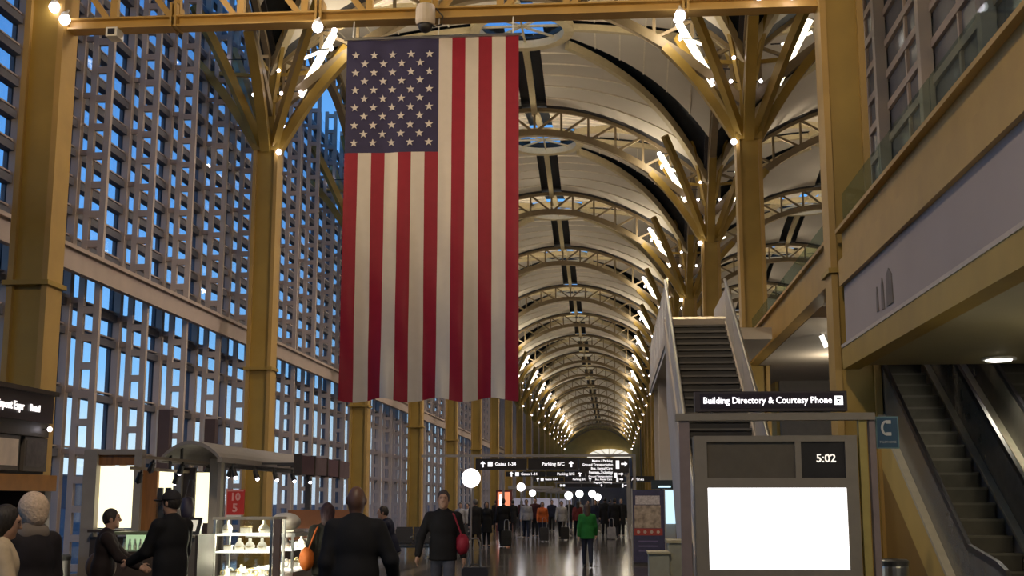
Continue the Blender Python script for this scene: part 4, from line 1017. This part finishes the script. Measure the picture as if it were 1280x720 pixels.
# ------------------------------------------------------------------ benches along the left side far back
BL = mat('black_bench_leather', (.02, .02, .024), .4)
def bench(x, y, label):
    t = thing('bench_seat', label, 'bench', (x, y, 0))
    obj('beam', MB().box(x - .9, x + .9, y - .04, y + .04, .30, .38), t, STEELD)
    for i in range(3):
        xa = x - .88 + .6*i
        s_ = obj('seat', MB().box(xa, xa + .54, y - .28, y + .24, .40, .46), t, BL); obj('backrest', MB().prismx([(y + .20, .46), (y + .27, .46), (y + .36, .86), (y + .30, .86)], xa, xa + .54), t, BL)
    for q in (-.95, -.3, .3, .95): obj('armrest', MB().box(x + q*.93 - .02, x + q*.93 + .02, y - .25, y + .2, .60, .64), t, STEEL)
    for q in (-.75, .75): obj('leg', MB().box(x + q - .03, x + q + .03, y - .25, y + .25, 0, .05).box(x + q - .025, x + q + .025, y - .03, y + .03, .05, .3), t, STEEL)
bench(-6.5, 38.5, 'nearest dark bench along the left side, in front of the windows'); bench(-6.4, 41.5, 'second dark bench along the left side, left of the walking man'); bench(-6.2, 46, 'third dark bench on the left, beyond the second bench')
# red lit vending stand and light lines far left
t = thing('red_vending_stand', 'red and orange lit stand far back on the left, behind the standing people', 'stand', (-6.0, 70, 0))
obj('cabinet', MB().box(-6.6, -5.7, 70, 70.8, 0, 2.3), t, mat('dark_red_cabinet', (.12, .02, .02), .5)); obj('lit_front', MB().box(-6.5, -5.8, 69.97, 70, 1.3, 2.2), t, emit('orange_lit_front', (1, .30, .15), .8)); obj('lit_lower', MB().box(-6.4, -5.95, 69.97, 70, 1.0, 1.25), t, emit('cream_lit_front', (1, .8, .5), .8))
for i, (x, y) in enumerate(((-5.6, 62), (-6.4, 74))):
    t = thing('light_column', ('slim vertical white light tube left of the red stand', 'slim white light tube just beyond the red stand')[i], 'lamp', (x, y, 0))
    obj('tube', MB().tube([(x, y, .9), (x, y, 2.0)], .05, 8), t, LAMPW); obj('base', MB().box(x - .1, x + .1, y - .1, y + .1, 0, .9), t, GREYW)
# stalls along the far left of the hall
for i, y in enumerate((84, 96, 112, 130)):
    t = thing('far_stall', '%s small canopied stall far down the left side of the hall' % ('nearest', 'second', 'third', 'farthest')[(84, 96, 112, 130).index(y)], 'stand', (-5.5, y, 0), group='far lit stalls')
    obj('body', MB().box(-7.0, -4.2, y, y + 2.2, 0, 1.1), t, DARK); obj('lit_top', MB().box(-6.8, -4.4, y + .8, y + .9, 1.1, 1.9), t, emit('dim_lit_stall', (.8, .75, .9), .16)); obj('canopy', MB().box(-7.1, -4.1, y - .1, y + 2.3, 2.5, 2.7), t, GREYW)
    for x in (-7.0, -4.25): obj('post', MB().box(x, x + .08, y, y + .08, 1.1, 2.5), t, GREYW)

# ------------------------------------------------------------------ people: smooth-union bodies turned into meshes
class Field:
    def __init__(s, h): s.h = h; s.P = []
    def add(s, kind, *a, k=.02, cut=False): s.P.append((kind, a, k, cut)); return s
    def cone(s, p, q, r0, r1, k=.02, sq=None, cut=False): return s.add('cone', np.array(p, float), np.array(q, float), r0, r1, sq, k=k, cut=cut)
    def ell(s, c, r, k=.02, cut=False, M=None): return s.add('ell', np.array(c, float), np.array(r, float), M, k=k, cut=cut)
    def half(s, p, n): return s.add('half', np.array(p, float), np.array(n, float), k=.004, cut=True)
    def bounds(s):
        lo_ = np.full(3, 1e9); hi_ = -lo_
        for kd, a, k, cut in s.P:
            if cut: continue
            if kd == 'cone':
                m = max(a[2], a[3]); l = np.minimum(a[0], a[1]) - m; u = np.maximum(a[0], a[1]) + m
            else: m = max(a[1]) if a[2] is not None else a[1]; l = a[0] - m; u = a[0] + m
            lo_ = np.minimum(lo_, l); hi_ = np.maximum(hi_, u)
        return lo_ - 2.5*s.h, hi_ + 2.5*s.h
    def mesh(s, name, m, smooth=True):
        h = s.h; lo_, hi_ = s.bounds(); n = np.ceil((hi_ - lo_)/h).astype(int) + 1
        D = np.full(n, .3, np.float32); ax = [lo_[i] + h*np.arange(n[i]) for i in range(3)]
        for kd, a, k, cut in s.P:
            if kd == 'half': i0 = np.zeros(3, int); i1 = n
            else:
                if kd == 'cone': mm = max(a[2], a[3]); l = np.minimum(a[0], a[1]) - mm; u = np.maximum(a[0], a[1]) + mm
                else: mm = max(a[1]) if a[2] is not None else a[1]; l = a[0] - mm; u = a[0] + mm
                pad = .05 + k
                i0 = np.clip(np.floor((l - pad - lo_)/h).astype(int), 0, n); i1 = np.clip(np.ceil((u + pad - lo_)/h).astype(int) + 1, 0, n)
                if np.any(i1 <= i0): continue
            sl = tuple(slice(i0[i], i1[i]) for i in range(3))
            X, Y, Z = np.meshgrid(ax[0][sl[0]], ax[1][sl[1]], ax[2][sl[2]], indexing='ij')
            if kd == 'cone':
                p, q, r0, r1, sq = a; f = 1.0
                if sq is not None: f = 1/sq
                vx, vy, vz = q[0]-p[0], (q[1]-p[1])*f, q[2]-p[2]; px, py, pz = X-p[0], (Y-p[1])*f, Z-p[2]
                L2 = vx*vx + vy*vy + vz*vz + 1e-9
                t = np.clip((px*vx + py*vy + pz*vz)/L2, 0, 1)
                d = np.sqrt((px-t*vx)**2 + (py-t*vy)**2 + (pz-t*vz)**2) - (r0 + (r1-r0)*t)
                if sq is not None: d = d*sq
            elif kd == 'ell':
                c, r, M = a; px, py, pz = X-c[0], Y-c[1], Z-c[2]
                if M is not None:
                    px, py, pz = (M[0][0]*px+M[0][1]*py+M[0][2]*pz, M[1][0]*px+M[1][1]*py+M[1][2]*pz, M[2][0]*px+M[2][1]*py+M[2][2]*pz)
                q0 = np.sqrt((px/r[0])**2 + (py/r[1])**2 + (pz/r[2])**2) + 1e-9; q1 = np.sqrt((px/r[0]**2)**2 + (py/r[1]**2)**2 + (pz/r[2]**2)**2) + 1e-9
                d = q0*(q0-1)/q1
            else:
                p, nn = a; d = (X-p[0])*nn[0] + (Y-p[1])*nn[1] + (Z-p[2])*nn[2]
            B = D[sl]
            if cut:
                D[sl] = np.maximum(B, -d)
            else:
                hh = np.clip(.5 + .5*(B - d)/max(k, 1e-4), 0, 1)
                D[sl] = B*(1-hh) + d*hh - k*hh*(1-hh)
        # surface nets
        S = D < 0
        c = np.zeros(n-1, int)
        for i in (0,1):
            for j in (0,1):
                for kk in (0,1): c += S[i:n[0]-1+i, j:n[1]-1+j, kk:n[2]-1+kk]
        act = (c > 0) & (c < 8); idx = np.argwhere(act); ids = -np.ones(n-1, int); ids[act] = np.arange(len(idx))
        acc = np.zeros((len(idx), 3)); cnt = np.zeros(len(idx))
        cor = [(i,j,k_) for i in (0,1) for j in (0,1) for k_ in (0,1)]
        for A in cor:
            for ax_ in range(3):
                if A[ax_]: continue
                Bc = list(A); Bc[ax_] = 1
                da = D[idx[:,0]+A[0], idx[:,1]+A[1], idx[:,2]+A[2]]; db = D[idx[:,0]+Bc[0], idx[:,1]+Bc[1], idx[:,2]+Bc[2]]
                mk = (da < 0) != (db < 0); t = np.where(mk, da/(da-db+1e-12), 0)
                p = np.tile(np.array(A, float), (len(idx), 1)); p[:, ax_] += t
                acc[mk] += p[mk]; cnt[mk] += 1
        V = lo_ + h*(idx + acc/cnt[:, None])
        F = []
        for ax_ in range(3):
            o1, o2 = [(1,2), (2,0), (0,1)][ax_]
            sh = [slice(0, n[i]) for i in range(3)]; sa = list(sh); sb = list(sh); sa[ax_] = slice(0, n[ax_]-1); sb[ax_] = slice(1, n[ax_])
            E = np.argwhere(S[tuple(sa)] != S[tuple(sb)])
            E = E[(E[:,o1] > 0) & (E[:,o2] > 0) & (E[:,o1] < n[o1]-1) & (E[:,o2] < n[o2]-1)]
            def g(d1, d2):
                q = E.copy(); q[:,o1] -= d1; q[:,o2] -= d2; return ids[q[:,0], q[:,1], q[:,2]]
            Q = np.stack([g(1,1), g(0,1), g(0,0), g(1,0)], 1); inside = S[E[:,0], E[:,1], E[:,2]]
            Q[~inside] = Q[~inside][:, ::-1]; F.append(Q[(Q >= 0).all(1)])
        F = np.concatenate(F)
        me = bpy.data.meshes.new(name); me.vertices.add(len(V)); me.vertices.foreach_set('co', V.astype(np.float32).ravel())
        me.loops.add(len(F)*4); me.loops.foreach_set('vertex_index', F.astype(np.int32).ravel()); me.polygons.add(len(F)); me.polygons.foreach_set('loop_start', (np.arange(len(F))*4).astype(np.int32)); me.polygons.foreach_set('loop_total', np.full(len(F), 4, np.int32))
        me.update(calc_edges=True); me.validate(); me.polygons.foreach_set('use_smooth', [True]*len(me.polygons)); me.materials.append(m); return me

def rotx(v, a): return np.array([v[0], v[1]*math.cos(a) - v[2]*math.sin(a), v[1]*math.sin(a) + v[2]*math.cos(a)])
def rotz(v, a): return np.array([v[0]*math.cos(a) - v[1]*math.sin(a), v[0]*math.sin(a) + v[1]*math.cos(a), v[2]])
SKIN_L = mat('fair_skin', (.46, .27, .19), .55, var=.06); SKIN_D = mat('brown_skin', (.12, .06, .04), .5, var=.08)
def person(label, loc, face, h=1.75, female=False, res=.018, skin=SKIN_L, top=('jacket', 'black_wool', (.012, .012, .014)), bottom=('trousers', 'dark_denim', (.03, .035, .055)), shoe=(.015, .012, .012),
           hair=('dark_hair', (.02, .014, .01), 'short'), legs=((14, 6), (-14, 12)), arms=((-12, 8, 14), (12, 8, 14)), lean=0, head=(0, 0), coat=0.0, group=None, extra=None, bulk=1.0):
    """local frame: faces +Y; legs: (swing, knee bend) left,right in degrees; arms: (swing, abduct, elbow)"""
    s = h/1.75; J = {}
    P = np.array([0, 0, .94]); ln = R(lean)
    sp = rotx(np.array([0, 0, 1.0]), -ln)
    C = P + sp*.36; N = P + sp*.54; hp, hy = R(head[0]), R(head[1])
    H = N + sp*.06 + rotx(np.array([0, .02, .125]), -ln*.5 - hp)
    def hd(v): return H + rotz(rotx(np.array(v, float), -hp), hy)
    bw = (.92 if female else 1.0)
    SKf = Field(res); TOP = Field(res*1.12); BOT = Field(res*1.12); SHO = Field(res*.9); HAI = Field(res*.8)
    # head
    SKf.ell(H, (.076, .096, .112)).ell(hd((0, .022, -.062)), (.057, .066, .066), k=.03).ell(hd((0, .075, -.098)), (.026, .022, .02), k=.02)
    SKf.cone(hd((0, .092, .022)), hd((0, .112, -.022)), .009, .015, k=.012).cone(hd((-.034, .083, .036)), hd((.034, .083, .036)), .014, .014, k=.018)
    SKf.cone(hd((-.02, .088, -.062)), hd((.02, .088, -.062)), .009, .009, k=.01)
    for e in (-1, 1):
        SKf.ell(hd((e*.078, -.005, -.01)), (.012, .022, .034), k=.008); SKf.ell(hd((e*.031, .09, .016)), (.015, .012, .009), k=.004, cut=True) if res < .013 else None
    SKf.cone(N - sp*.05, H - sp*.05, .056, .052, k=.03)
    # torso under the clothes
    SKf.ell(C, (.155*bw, .10, .21), k=.04).ell(P + sp*.06, (.14, .10, .16), k=.05)
    shw = .185*bw
    hand_pts = []; SL = []
    for e, (a, b, el), (ls, kb) in zip((-1, 1), arms, legs):
        a, b, el, ls, kb = map(R, (a, b, el, ls, kb))
        Sh = N - sp*.055 + np.array([e*shw, 0, 0])
        ua = np.array([e*math.sin(b), math.sin(a)*math.cos(b), -math.cos(a)*math.cos(b)]); E_ = Sh + ua*.285
        fa_ = np.array([e*math.sin(b)*.35, math.sin(a + el), -math.cos(a + el)]); fa_ /= np.linalg.norm(fa_); W = E_ + fa_*.25
        SKf.cone(Sh, E_, .048, .039, k=.03).cone(E_, W, .038, .027, k=.02)
        # hand: palm, four fingers, thumb
        side = np.array([-e*1.0, 0, 0]); fwd = np.cross(fa_, side); fwd /= np.linalg.norm(fwd); 
        if fwd[1] < 0: fwd = -fwd
        pal = W + fa_*.055
        SKf.cone(W + fa_*.02, W + fa_*.085, .026, .030, k=.015)
        for i, (o, L) in enumerate(((.027, .070), (.009, .078), (-.009, .072), (-.026, .058))):
            b0 = W + fa_*.09 + fwd*o; m0 = b0 + fa_*L*.55 + side*.006; e0 = m0 + fa_*L*.40 + side*.020
            SKf.cone(b0, m0, .0095, .009, k=.005).cone(m0, e0, .009, .0075, k=.004)
        t0 = W + fa_*.035 + fwd*.026; t1 = t0 + fa_*.035 + fwd*.028; SKf.cone(t0, t1, .012, .010, k=.008).cone(t1, t1 + fa_*.032 + fwd*.006, .010, .008, k=.004)
        hand_pts.append(W + fa_*.12)
        # legs
        Hp = P + np.array([e*.082, 0, -.02]); d1 = np.array([e*.015, math.sin(ls), -math.cos(ls)]); K = Hp + d1*.425; d2 = np.array([0, math.sin(ls - kb), -math.cos(ls - kb)]); A = K + d2*.405
        SKf.cone(Hp, K, .075, .05, k=.04).cone(K, A, .05, .036, k=.03)
        fp = ls - kb if kb > R(20) else (ls - kb)*.5 
        fd = rotx(np.array([e*.12, 1, 0.0]), fp*.9); fd /= np.linalg.norm(fd); up = np.array([0, 0, 1.0])
        heel = A - fd*.05 + np.array([0, 0, -.045]); toe = A + fd*.165 + np.array([0, 0, -.052])
        SKf.cone(A, toe - fd*.04, .036, .026, k=.02)
        SHO.cone(heel, toe, .042, .034, k=.02).cone(A + np.array([0, 0, .01]), heel + fd*.03, .044, .042, k=.02)
        # trousers and sleeves
        lw = 1.0
        BOT.cone(Hp, K, .088*bulk, .070, k=.04).cone(K, A - d2*.035, .070, .058, k=.03)
        SL.append((Sh, E_, W - fa_*.005))
        J[e] = (Sh, E_, W, K, A)
    BOT.ell(P + np.array([0, 0, -.01]), (.150, .115, .13), k=.04)
    TOP.ell(C + sp*.01, (.195*bw*bulk, .135*bulk, .24), k=.05).ell(P + sp*.13, (.172*bulk, .128*bulk, .18), k=.06).cone(N - sp*.06 + np.array([-shw*.9, 0, 0]), N - sp*.06 + np.array([shw*.9, 0, 0]), .072, .072, k=.04).cone(N - sp*.03, N + sp*.018, .078, .070, k=.03)
    if female: TOP.ell(C + np.array([0, .075, .03]), (.13, .075, .09), k=.05)
    TOP.cone(P + sp*.1, P - sp*(.14 + coat), .180*bulk, (.196 + coat*.10)*bulk, k=.05, sq=.76)
    TOP.half(P - sp*(.09 + coat), sp)
    for a_, b_, c_ in SL: TOP.cone(a_, b_, .072*bulk, .060*bulk, k=.035).cone(b_, c_, .060*bulk, .048, k=.03)
    hn, hc, hs = hair
    if hs != 'bald':
        HAI.ell(hd((0, -.012, .012)), (.086, .102, .118))
        if hs in ('long', 'bob'): HAI.cone(hd((0, -.04, .0)), hd((0, -.065, -.2 if hs == 'long' else -.11)), .092, .088, k=.04)
        HAI.ell(hd((0, .112, -.02)), (.092, .088, .104), k=.01, cut=True)
        if hs == 'short': HAI.ell(hd((0, .03, -.13)), (.14, .13, .10), k=.01, cut=True)
    zmin = min(x[1][0][2] - x[1][2] if True else 0 for x in SHO.P); zmin = min(zmin, min(x[1][1][2] - x[1][3] for x in SHO.P))
    root = thing('person', label, 'person', loc, R(face), group, world=False); root.scale = (s, s, s)
    T = Matrix.Translation((0, 0, -zmin))
    def put(nm, fld, m, par=root):
        me = fld.mesh(nm, m); me.transform(T); return obj(nm, me, par)
    body = put('body', SKf, skin)
    tn, tm_, tc_ = top; bn, bm2, bc_ = bottom
    tp = put(tn, TOP, mat(tm_, tc_, .8, var=.15, scale=9, spec=.25)); bt = put(bn, BOT, mat(bm2, bc_, .8, var=.15, scale=9, spec=.25)); put('shoes', SHO, mat('shoe_leather_%02d' % int(shoe[0]*100), shoe, .5))
    if hs != 'bald': put('hair', HAI, mat(hn, hc, .6, var=.35, scale=45, bump=.6, stretch=(1, 1, .35)))
    if res < .013:
        for e in (-1, 1): obj('eye', MB().ball(tuple(hd((e*.031, .079, .014)) + np.array([0, 0, -zmin])), .0125, 10, 8), body, mat('eye_white_brown', (.10, .07, .06), .2), smooth=True)
    if extra: extra(root, hd, H, P, C, N, J, hand_pts, zmin, res)
    return root
def cap_(root, hd, H, P, C, N, J, hp_, zm, res):
    f = Field(.011); f.ell(hd((0, -.005, .03)), (.094, .110, .105), k=.01).half(hd((0, 0, .028)), (0, 0, -1.0)) ; f.P[-1] = ('half', (hd((0, 0, .022)), np.array([0, 0, 1.0])), .004, True)
    m = f.mesh('cap', mat('dark_cap_cloth', (.016, .014, .018), .8)); m.transform(Matrix.Translation((0, 0, -zm))); c = obj('cap', m, root)
    f = Field(.009); f.ell(hd((0, .13, .03)), (.075, .085, .012)); m = f.mesh('cap_peak', mat('dark_cap_cloth', (.016, .014, .018), .8)); m.transform(Matrix.Translation((0, 0, -zm))); obj('cap_peak', m, c)
def knit(root, hd, H, P, C, N, J, hp_, zm, res):
    KN = mat('cream_knit_wool', (.56, .42, .31), .95, var=.2, scale=40, bump=.5)
    f = Field(.011); f.ell(hd((0, -.025, .035)), (.112, .128, .128)).cone(hd((0, -.06, -.05)), hd((0, -.05, .02)), .085, .095, k=.05); f.ell(hd((0, .135, -.06)), (.1, .12, .11), k=.01, cut=True)
    m = f.mesh('knit_hat', KN); m.transform(Matrix.Translation((0, 0, -zm))); obj('knit_hat', m, root)
    f = Field(.012); f.cone(N + np.array([-.05, -.02, .01]), N + np.array([.05, -.02, .01]), .085, .085).cone(N + np.array([.04, .06, -.02]), N + np.array([.06, .10, -.12]), .06, .05, k=.03)
    m = f.mesh('scarf', mat('grey_scarf', (.16, .13, .11), .9)); m.transform(Matrix.Translation((0, 0, -zm))); obj('scarf', m, root)
def bagger(col, nm, side=1, back=False, size=1.0):
    def fn(root, hd, H, P, C, N, J, hp_, zm, res):
        f = Field(max(.012, res)); c = P + np.array([side*.26, -.02, .12]) if not back else C + np.array([0, -.20, .02])
        f.ell(c, (.10*size if not back else .15, .15*size if not back else .09, .16*size if not back else .22))
        m = f.mesh('shoulder_bag', mat(nm, col, .6, var=.15)); m.transform(Matrix.Translation((0, 0, -zm))); b = obj('shoulder_bag' if not back else 'backpack', m, root)
        z = Vector((0, 0, -zm)); sh = Vector(N) + Vector((side*.10, 0, .02)) + z
        if not back: obj('strap', MB().tube([Vector(c) + z + Vector((0, .10, .10)), sh + Vector((side*.05, .10, -.05)), sh, sh + Vector((side*.05, -.10, -.05)), Vector(c) + z + Vector((0, -.10, .10))], .012, 6), b, mat(nm, col, .6))
    return fn
def two(*fs):
    def fn(*a):
        for f in fs: f(*a)
    return fn
def necktie_shirt(root, hd, H, P, C, N, J, hp_, zm, res):
    f = Field(.010); f.cone(N + np.array([0, .062, .0]), C + np.array([0, .108, .06]), .026, .016); f.cone(N + np.array([-.02, .005, .012]), N + np.array([.02, .005, .012]), .064, .060, k=.01)
    m = f.mesh('shirt', mat('pale_pink_shirt', (.42, .32, .30), .8)); m.transform(Matrix.Translation((0, 0, -zm))); obj('shirt', m, root)

BLK = ('coat', 'black_wool', (.010, .010, .012)); NV = ('jacket', 'navy_cloth', (.014, .016, .034))
JEANS = ('trousers', 'blue_denim', (.085, .09, .125)); DKT = ('trousers', 'charcoal_cloth', (.018, .017, .019)); DKD = ('trousers', 'dark_denim', (.022, .026, .045))
GREYH = ('grey_hair', (.09, .08, .075), 'short'); DH = ('dark_hair', (.018, .013, .010), 'short'); DHL = ('dark_hair', (.018, .013, .010), 'long'); BRB = ('brown_hair', (.05, .028, .018), 'bob')
# near people
person('bald man in a long black coat seen from behind, at the centre foreground', (-2.28, 11.0, 0), 8, 1.83, res=.010, skin=SKIN_D, top=BLK, bottom=DKT, hair=('x', (0, 0, 0), 'bald'), coat=.32, arms=((-10, 10, 22), (-2, 24, 34)), legs=((10, 4), (-12, 14)), bulk=1.10)
person('man in dark jacket and jeans walking towards the camera, pulling a suitcase', (-2.47, 18.1, 0), 186, 1.86, res=.010, top=('jacket', 'black_fleece', (.012, .011, .013)), bottom=JEANS, hair=('greying_hair', (.06, .045, .04), 'short'), arms=((-8, 14, 16), (2, 24, 10)), legs=((16, 4), (-16, 18)), extra=two(bagger((.30, .012, .035), 'crimson_bag', -1, False, .95), necktie_shirt))
person('man in dark cap and black jacket standing in profile at the till counter', (-4.66, 13.0, 0), 62, 1.79, res=.010, top=('jacket', 'black_wool', (.010, .010, .012)), bottom=('trousers', 'grey_denim', (.05, .05, .062)), hair=DH, arms=((24, 8, 40), (14, 12, 30)), legs=((3, 2), (-3, 4)), head=(4, 10), extra=cap_, bulk=1.05)
person('person in a cream knitted hat and dark coat at the lower left', (-4.62, 9.7, 0), 48, 1.72, True, res=.011, top=('coat', 'near_black_coat', (.016, .013, .016)), bottom=DKT, hair=DH, coat=.25, arms=((8, 10, 40), (6, 10, 30)), legs=((3, 2), (-3, 4)), head=(8, 15), extra=knit, bulk=1.1)
person('dark-haired person in a cream jacket at the bottom left corner', (-4.46, 8.85, 0), -60, 1.66, True, res=.011, top=('jacket', 'cream_quilted_jacket', (.50, .40, .28)), bottom=DKT, hair=('dark_hair', (.018, .013, .010), 'bob'), arms=((20, 10, 60), (18, 10, 55)), legs=((3, 2), (-3, 4)), head=(14, 0), bulk=1.12)
person('dark-haired person in a dark jacket in front of the brightest lit panel', (-5.82, 14.0, 0), -70, 1.60, True, res=.012, top=('jacket', 'dark_brown_jacket', (.020, .014, .015)), bottom=DKT, hair=DH, arms=((40, 8, 20), (34, 10, 30)), legs=((3, 2), (-3, 4)), lean=6, extra=bagger((.07, .045, .032), 'taupe_bag', -1, False, 1.25))
person('woman in dark jacket with an orange shoulder bag at the glass counter', (-3.62, 15.7, 0), 20, 1.66, True, res=.012, top=('jacket', 'dark_green_jacket', (.022, .022, .018)), bottom=('trousers', 'olive_grey_trousers', (.05, .052, .045)), hair=('dark_red_hair', (.04, .014, .018), 'bob'), arms=((-6, 14, 60), (24, 10, 50)), legs=((6, 3), (-5, 6)), extra=bagger((.62, .15, .02), 'orange_bag', -1, False, 1.0))
person('person in dark blue leaning forward, seen over the bald man\'s right shoulder', (-3.98, 22.5, 0), 100, 1.62, res=.015, top=NV, bottom=DKD, hair=DH, lean=16, arms=((30, 8, 30), (30, 8, 20)), legs=((6, 8), (-6, 10)))
person('woman in a green jacket walking away down the hall', (-.72, 33.2, 0), 4, 1.62, True, res=.014, top=('jacket', 'kelly_green_jacket', (.015, .14, .03)), bottom=DKD, hair=('brown_hair', (.05, .028, .018), 'long'), arms=((-10, 12, 10), (12, 12, 12)), legs=((9, 3), (-10, 12)), coat=.04, bulk=1.08)
# the crowd further down the hall
CROWD = [
 # x px, depth, heading, label, height, female, top, bottom, hair
 (594, 44.0, 30, 'grey-haired person in black standing at the left of the crowd', 1.76, False, BLK, DKT, GREYH),
 (608, 47.0, 190, 'person in black coat just right of the grey-haired one', 1.66, True, BLK, DKT, DHL),
 (629, 48.0, 5, 'person in a long black coat standing left of the couple', 1.78, False, BLK, DKT, DH),
 (575, 52.0, 180, 'dark-haired person in a pale grey top, far left of the crowd', 1.62, True, ('shirt', 'pale_grey_shirt', (.30, .30, .33)), DKT, DH),
 (584, 54.0, 170, 'second person in a pale top at the far left, beside the walking man', 1.62, True, ('shirt', 'white_shirt', (.45, .43, .42)), DKD, DH),
 (658, 57.0, 184, 'man in a pale grey vest facing the camera', 1.76, False, ('shirt', 'pale_grey_shirt', (.30, .30, .33)), DKD, DH),
 (669, 60.0, 184, 'person in dark maroon behind the orange top', 1.82, False, ('jacket', 'dark_maroon', (.05, .014, .018)), DKT, DH),
 (678, 55.0, 186, 'person in a bright orange top facing the camera', 1.66, True, ('shirt', 'orange_shirt', (.50, .11, .025)), DKD, BRB),
 (702, 56.5, 178, 'person in a whitish grey top left of the green jacket', 1.70, False, ('shirt', 'white_grey_shirt', (.36, .35, .35)), DKT, DH),
 (722, 60.0, 10, 'person in a dark red jacket behind the green jacket', 1.70, True, ('jacket', 'dull_red_jacket', (.16, .03, .03)), DKT, DHL),
 (641, 66.0, 5, 'person in black behind the man in the pale vest', 1.72, False, BLK, DKT, DH),
 (690, 70.0, 184, 'far person in navy between the orange and whitish grey tops', 1.76, False, NV, DKT, DH),
 (712, 74.0, 184, 'far person in black right of the whitish grey top', 1.74, False, BLK, DKD, DH),
 (744, 64.0, 180, 'person in navy and jeans right of the green jacket', 1.78, False, NV, JEANS, DH),
 (756, 62.0, 6, 'tall person in black walking away right of the green jacket', 1.86, False, BLK, DKT, DH),
 (768, 58.0, 6, 'person in a long dark coat near the right sign post', 1.82, False, BLK, DKT, DH),
 (776, 61.0, 186, 'rightmost dark figure of the crowd beside the sign post', 1.80, False, ('coat', 'charcoal_coat', (.022, .022, .026)), DKT, GREYH),
 (735, 80.0, 182, 'distant person in grey behind the green jacket', 1.75, False, ('jacket', 'grey_jacket', (.09, .09, .1)), DKT, DH),
 (762, 84.0, 2, 'distant person in dark blue between two dark coats', 1.78, False, NV, JEANS, DH),
 (652, 82.0, 2, 'distant person in maroon seen left of the pale vest', 1.72, True, ('jacket', 'dark_maroon', (.05, .014, .018)), DKT, DHL),
 (725, 92.0, 180, 'very distant person in white under the signs', 1.72, True, ('shirt', 'white_shirt', (.45, .43, .42)), DKT, DH),
 (748, 96.0, 180, 'very distant person in black under the signs, right of the white one', 1.76, False, BLK, DKT, DH),
 (620, 72.0, 20, 'far person in black beside the red lit stand', 1.72, False, BLK, DKT, DH),
]
cy, sy = math.cos(YAW), math.sin(YAW)
rp2 = random.Random(11)
for (px, dist, face, lab, hgt, fem, top_, bot_, hr) in CROWD:
    x = (px - 768)/1572*dist
    sw = rp2.uniform(8, 20); a0 = rp2.uniform(4, 16)
    person(lab, (x, dist, 0), face, hgt, fem, res=.019 if dist < 62 else .024, top=top_, bottom=bot_, hair=hr, legs=((sw, 4), (-sw, 14)) if rp2.random() > .3 else ((3, 2), (-3, 4)), arms=((-a0, 10, 12), (a0, 10, 16)), coat=.28 if top_[0] == 'coat' else 0.0, bulk=1.0 + rp2.uniform(0, .12))

# ------------------------------------------------------------------ rolling suitcases
def suitcase(x, y, rz, label, col, nm, hgt=.60, handle=True, tilt=0.0):
    t = thing('suitcase', label, 'suitcase', (x, y, 0), R(rz), world=False)
    t.rotation_euler = (R(tilt), 0, R(rz))
    c = mat(nm, col, .6, var=.2)
    b = MB(); w_, d_ = .19, .12
    for zz_, k in ((.06, .92), (.10, 1), (hgt - .05, 1), (hgt, .90)):
        pass
    prof = [(-.19, .07), (-.16, .05), (.16, .05), (.19, .07), (.19, hgt - .04), (.16, hgt), (-.16, hgt), (-.19, hgt - .04)]
    obj('shell', MB().prism(prof, -.12, .12), t, c); obj('front_pocket', MB().prism([(-.15, .10), (.15, .10), (.15, hgt*.62), (-.15, hgt*.62)], -.15, -.12), t, c)
    for e in (-1, 1): obj('wheel', MB().tube([(e*.15 - .02, .09, .045), (e*.15 + .02, .09, .045)], .045, 12), t, DARK)
    obj('top_handle', MB().tube([(-.07, 0, hgt - .01), (-.05, 0, hgt + .035), (.05, 0, hgt + .035), (.07, 0, hgt - .01)], .012, 6), t, DARK)
    if handle: obj('pull_handle', MB().tube([(-.09, .08, hgt), (-.08, .08, hgt + .34), (-.05, .08, hgt + .40), (.05, .08, hgt + .40), (.08, .08, hgt + .34), (.09, .08, hgt)], .012, 6), t, STEEL)
    return t
suitcase(-2.02, 18.2, 8, 'dark rolling suitcase with raised handle pulled by the man in jeans', (.012, .012, .022), 'dark_suitcase_cloth', .78)
suitcase(-4.05, 47.2, 0, 'small black suitcase beside the person in the long black coat', (.012, .012, .012), 'black_suitcase_cloth', .62)
suitcase(-3.0, 53.8, 0, 'dark grey suitcase in front of the orange top', (.03, .028, .03), 'grey_suitcase_cloth', .60)
suitcase(-5.35, 43.6, 0, 'black suitcase beside the grey-haired person', (.012, .012, .012), 'black_suitcase_cloth', .62)
suitcase(-2.2, 55.8, 0, 'black suitcase in front of the whitish grey top', (.012, .012, .012), 'black_suitcase_cloth', .58)
suitcase(-.15, 57.0, 0, 'pale suitcase beside the long dark coat near the sign post', (.35, .34, .35), 'pale_suitcase_shell', .55)
